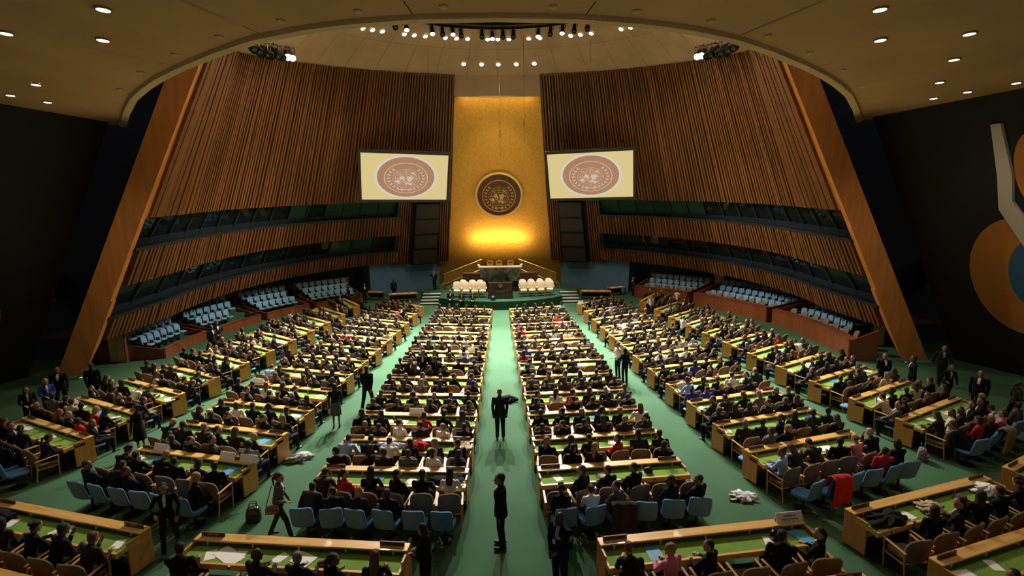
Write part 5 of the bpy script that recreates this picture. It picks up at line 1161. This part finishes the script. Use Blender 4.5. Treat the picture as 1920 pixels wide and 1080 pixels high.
# papers on the dais tables
for i, (x, y, a) in enumerate([(-9.5, 42.6, .3), (-9.0, 42.9, -.2), (-8.5, 42.75, .5), (-8.0, 43.05, .1), (7.7, 42.8, .2), (8.3, 42.6, -.3), (9.2, 42.5, .4), (10.6, 44.4, .2), (11.4, 44.8, .1)]):
    o = link('paper_sheet', PAPER[1], loc=(x, y, .752), rot=(0, 0, a)); tag(o, 'white papers on the wooden table %s of the dais, %s from left' % ('left' if x < 0 else 'right', ORD[i if x < 0 else i-4]), 'paper', 'papers on the side tables')
# small props under the wing tips, boxes on the navy walls
for sg in (-1, 1):
    o = thing('wing_prop', 'thin steel prop under the tip of the %s wood wing' % ('left' if sg < 0 else 'right'), 'prop', (sg*20.55, 23.0, 0)); MB().tube([(0, 0, 0), (0, 0, .36)], .03, 8).build('rod', CHROME, o); MB().lathe([(.12, 0), (.10, .03)], 12).build('foot', CHROME, o)
    o = thing('wall_loudspeaker', 'dark box loudspeaker with bracket on the %s navy wall' % ('left' if sg < 0 else 'right'), 'loudspeaker', (sg*23.6, 25.6, 3.4)); MB().box(-.45, .45, -.35, .35, 0, 1.3).build('box', BLACK, o); MB().box(-.38, .38, -.38, -.35, .1, 1.2).build('grille', BLACKFAB, o); MB().tube([(0, .3, 1.3), (.1*sg, .55, 1.8)], .04, 6).build('bracket', mat('pale_bracket', (.3, .3, .32), .5), o)
# generic abstract colour panels on the dark side walls (plain stand-ins)
def wall_pt(sg, y, z, off=.04):
    b_, t_ = 28.2-(y-4)*(4.9/19.3), 23.4-(y-4)*(5.65/19.3); return Vector((sg*(b_+(t_-b_)*z/12.1-off), y, z))
def wall_shape(root, name, sg, pts, m, off):
    n = len(pts); b = MB(); vs = [wall_pt(sg, y, z, off) for y, z in pts]+[wall_pt(sg, y, z, -.05) for y, z in pts]
    b.add(vs, [tuple(range(n)), tuple(range(2*n-1, n-1, -1))]+[(k, (k+1) % n, n+(k+1) % n, n+k) for k in range(n)]); b.build(name, m, root)
def oval(cy, cz, ry, rz_, tilt, n=28): return [(cy+ry*math.cos(a)*math.cos(tilt)-rz_*math.sin(a)*math.sin(tilt), cz+ry*math.cos(a)*math.sin(tilt)+rz_*math.sin(a)*math.cos(tilt)) for a in [2*PI*k/n for k in range(n)]]
MO, MW, MBL = mat('mural_orange', (.46, .18, .03), .8, noise=(1, .1, (1, 1, 1))), mat('mural_white', (.55, .50, .45), .8), mat('mural_blue', (.03, .12, .26), .8)
mr = thing('abstract_mural', 'abstract mural of orange, white and blue shapes on the dark right wall', 'mural', (0, 0, 0))
wall_shape(mr, 'orange_shape', 1, oval(19.6, 4.7, 1.75, 2.6, .25), MO, .04); wall_shape(mr, 'orange_shape', 1, oval(18.25, 9.0, .65, 1.5, .1), MO, .04)
wall_shape(mr, 'blue_shape', 1, oval(19.1, 4.9, .85, 1.5, .25), MBL, .08)
wall_shape(mr, 'white_band', 1, [(19.15, 10.9), (18.85, 10.9), (18.95, 8.9), (19.15, 7.9), (18.7, 6.6), (17.9, 5.2), (18.2, 4.6), (19.2, 6.1), (19.65, 7.6), (19.4, 8.9)], MW, .12)
mr = thing('abstract_mural', 'abstract mural with red and green shapes at the left edge of the dark left wall', 'mural', (0, 0, 0))
wall_shape(mr, 'green_shape', -1, oval(19.6, 6.9, 1.0, .5, 0), mat('mural_green', (.05, .2, .06), .8), .04); wall_shape(mr, 'red_shape', -1, oval(20.5, 3.2, 1.0, 1.1, 0), mat('mural_red', (.35, .04, .02), .8), .04); wall_shape(mr, 'grey_shape', -1, oval(17.8, 8.0, 1.2, 2.0, 0), mat('mural_grey', (.2, .2, .21), .8), .04)
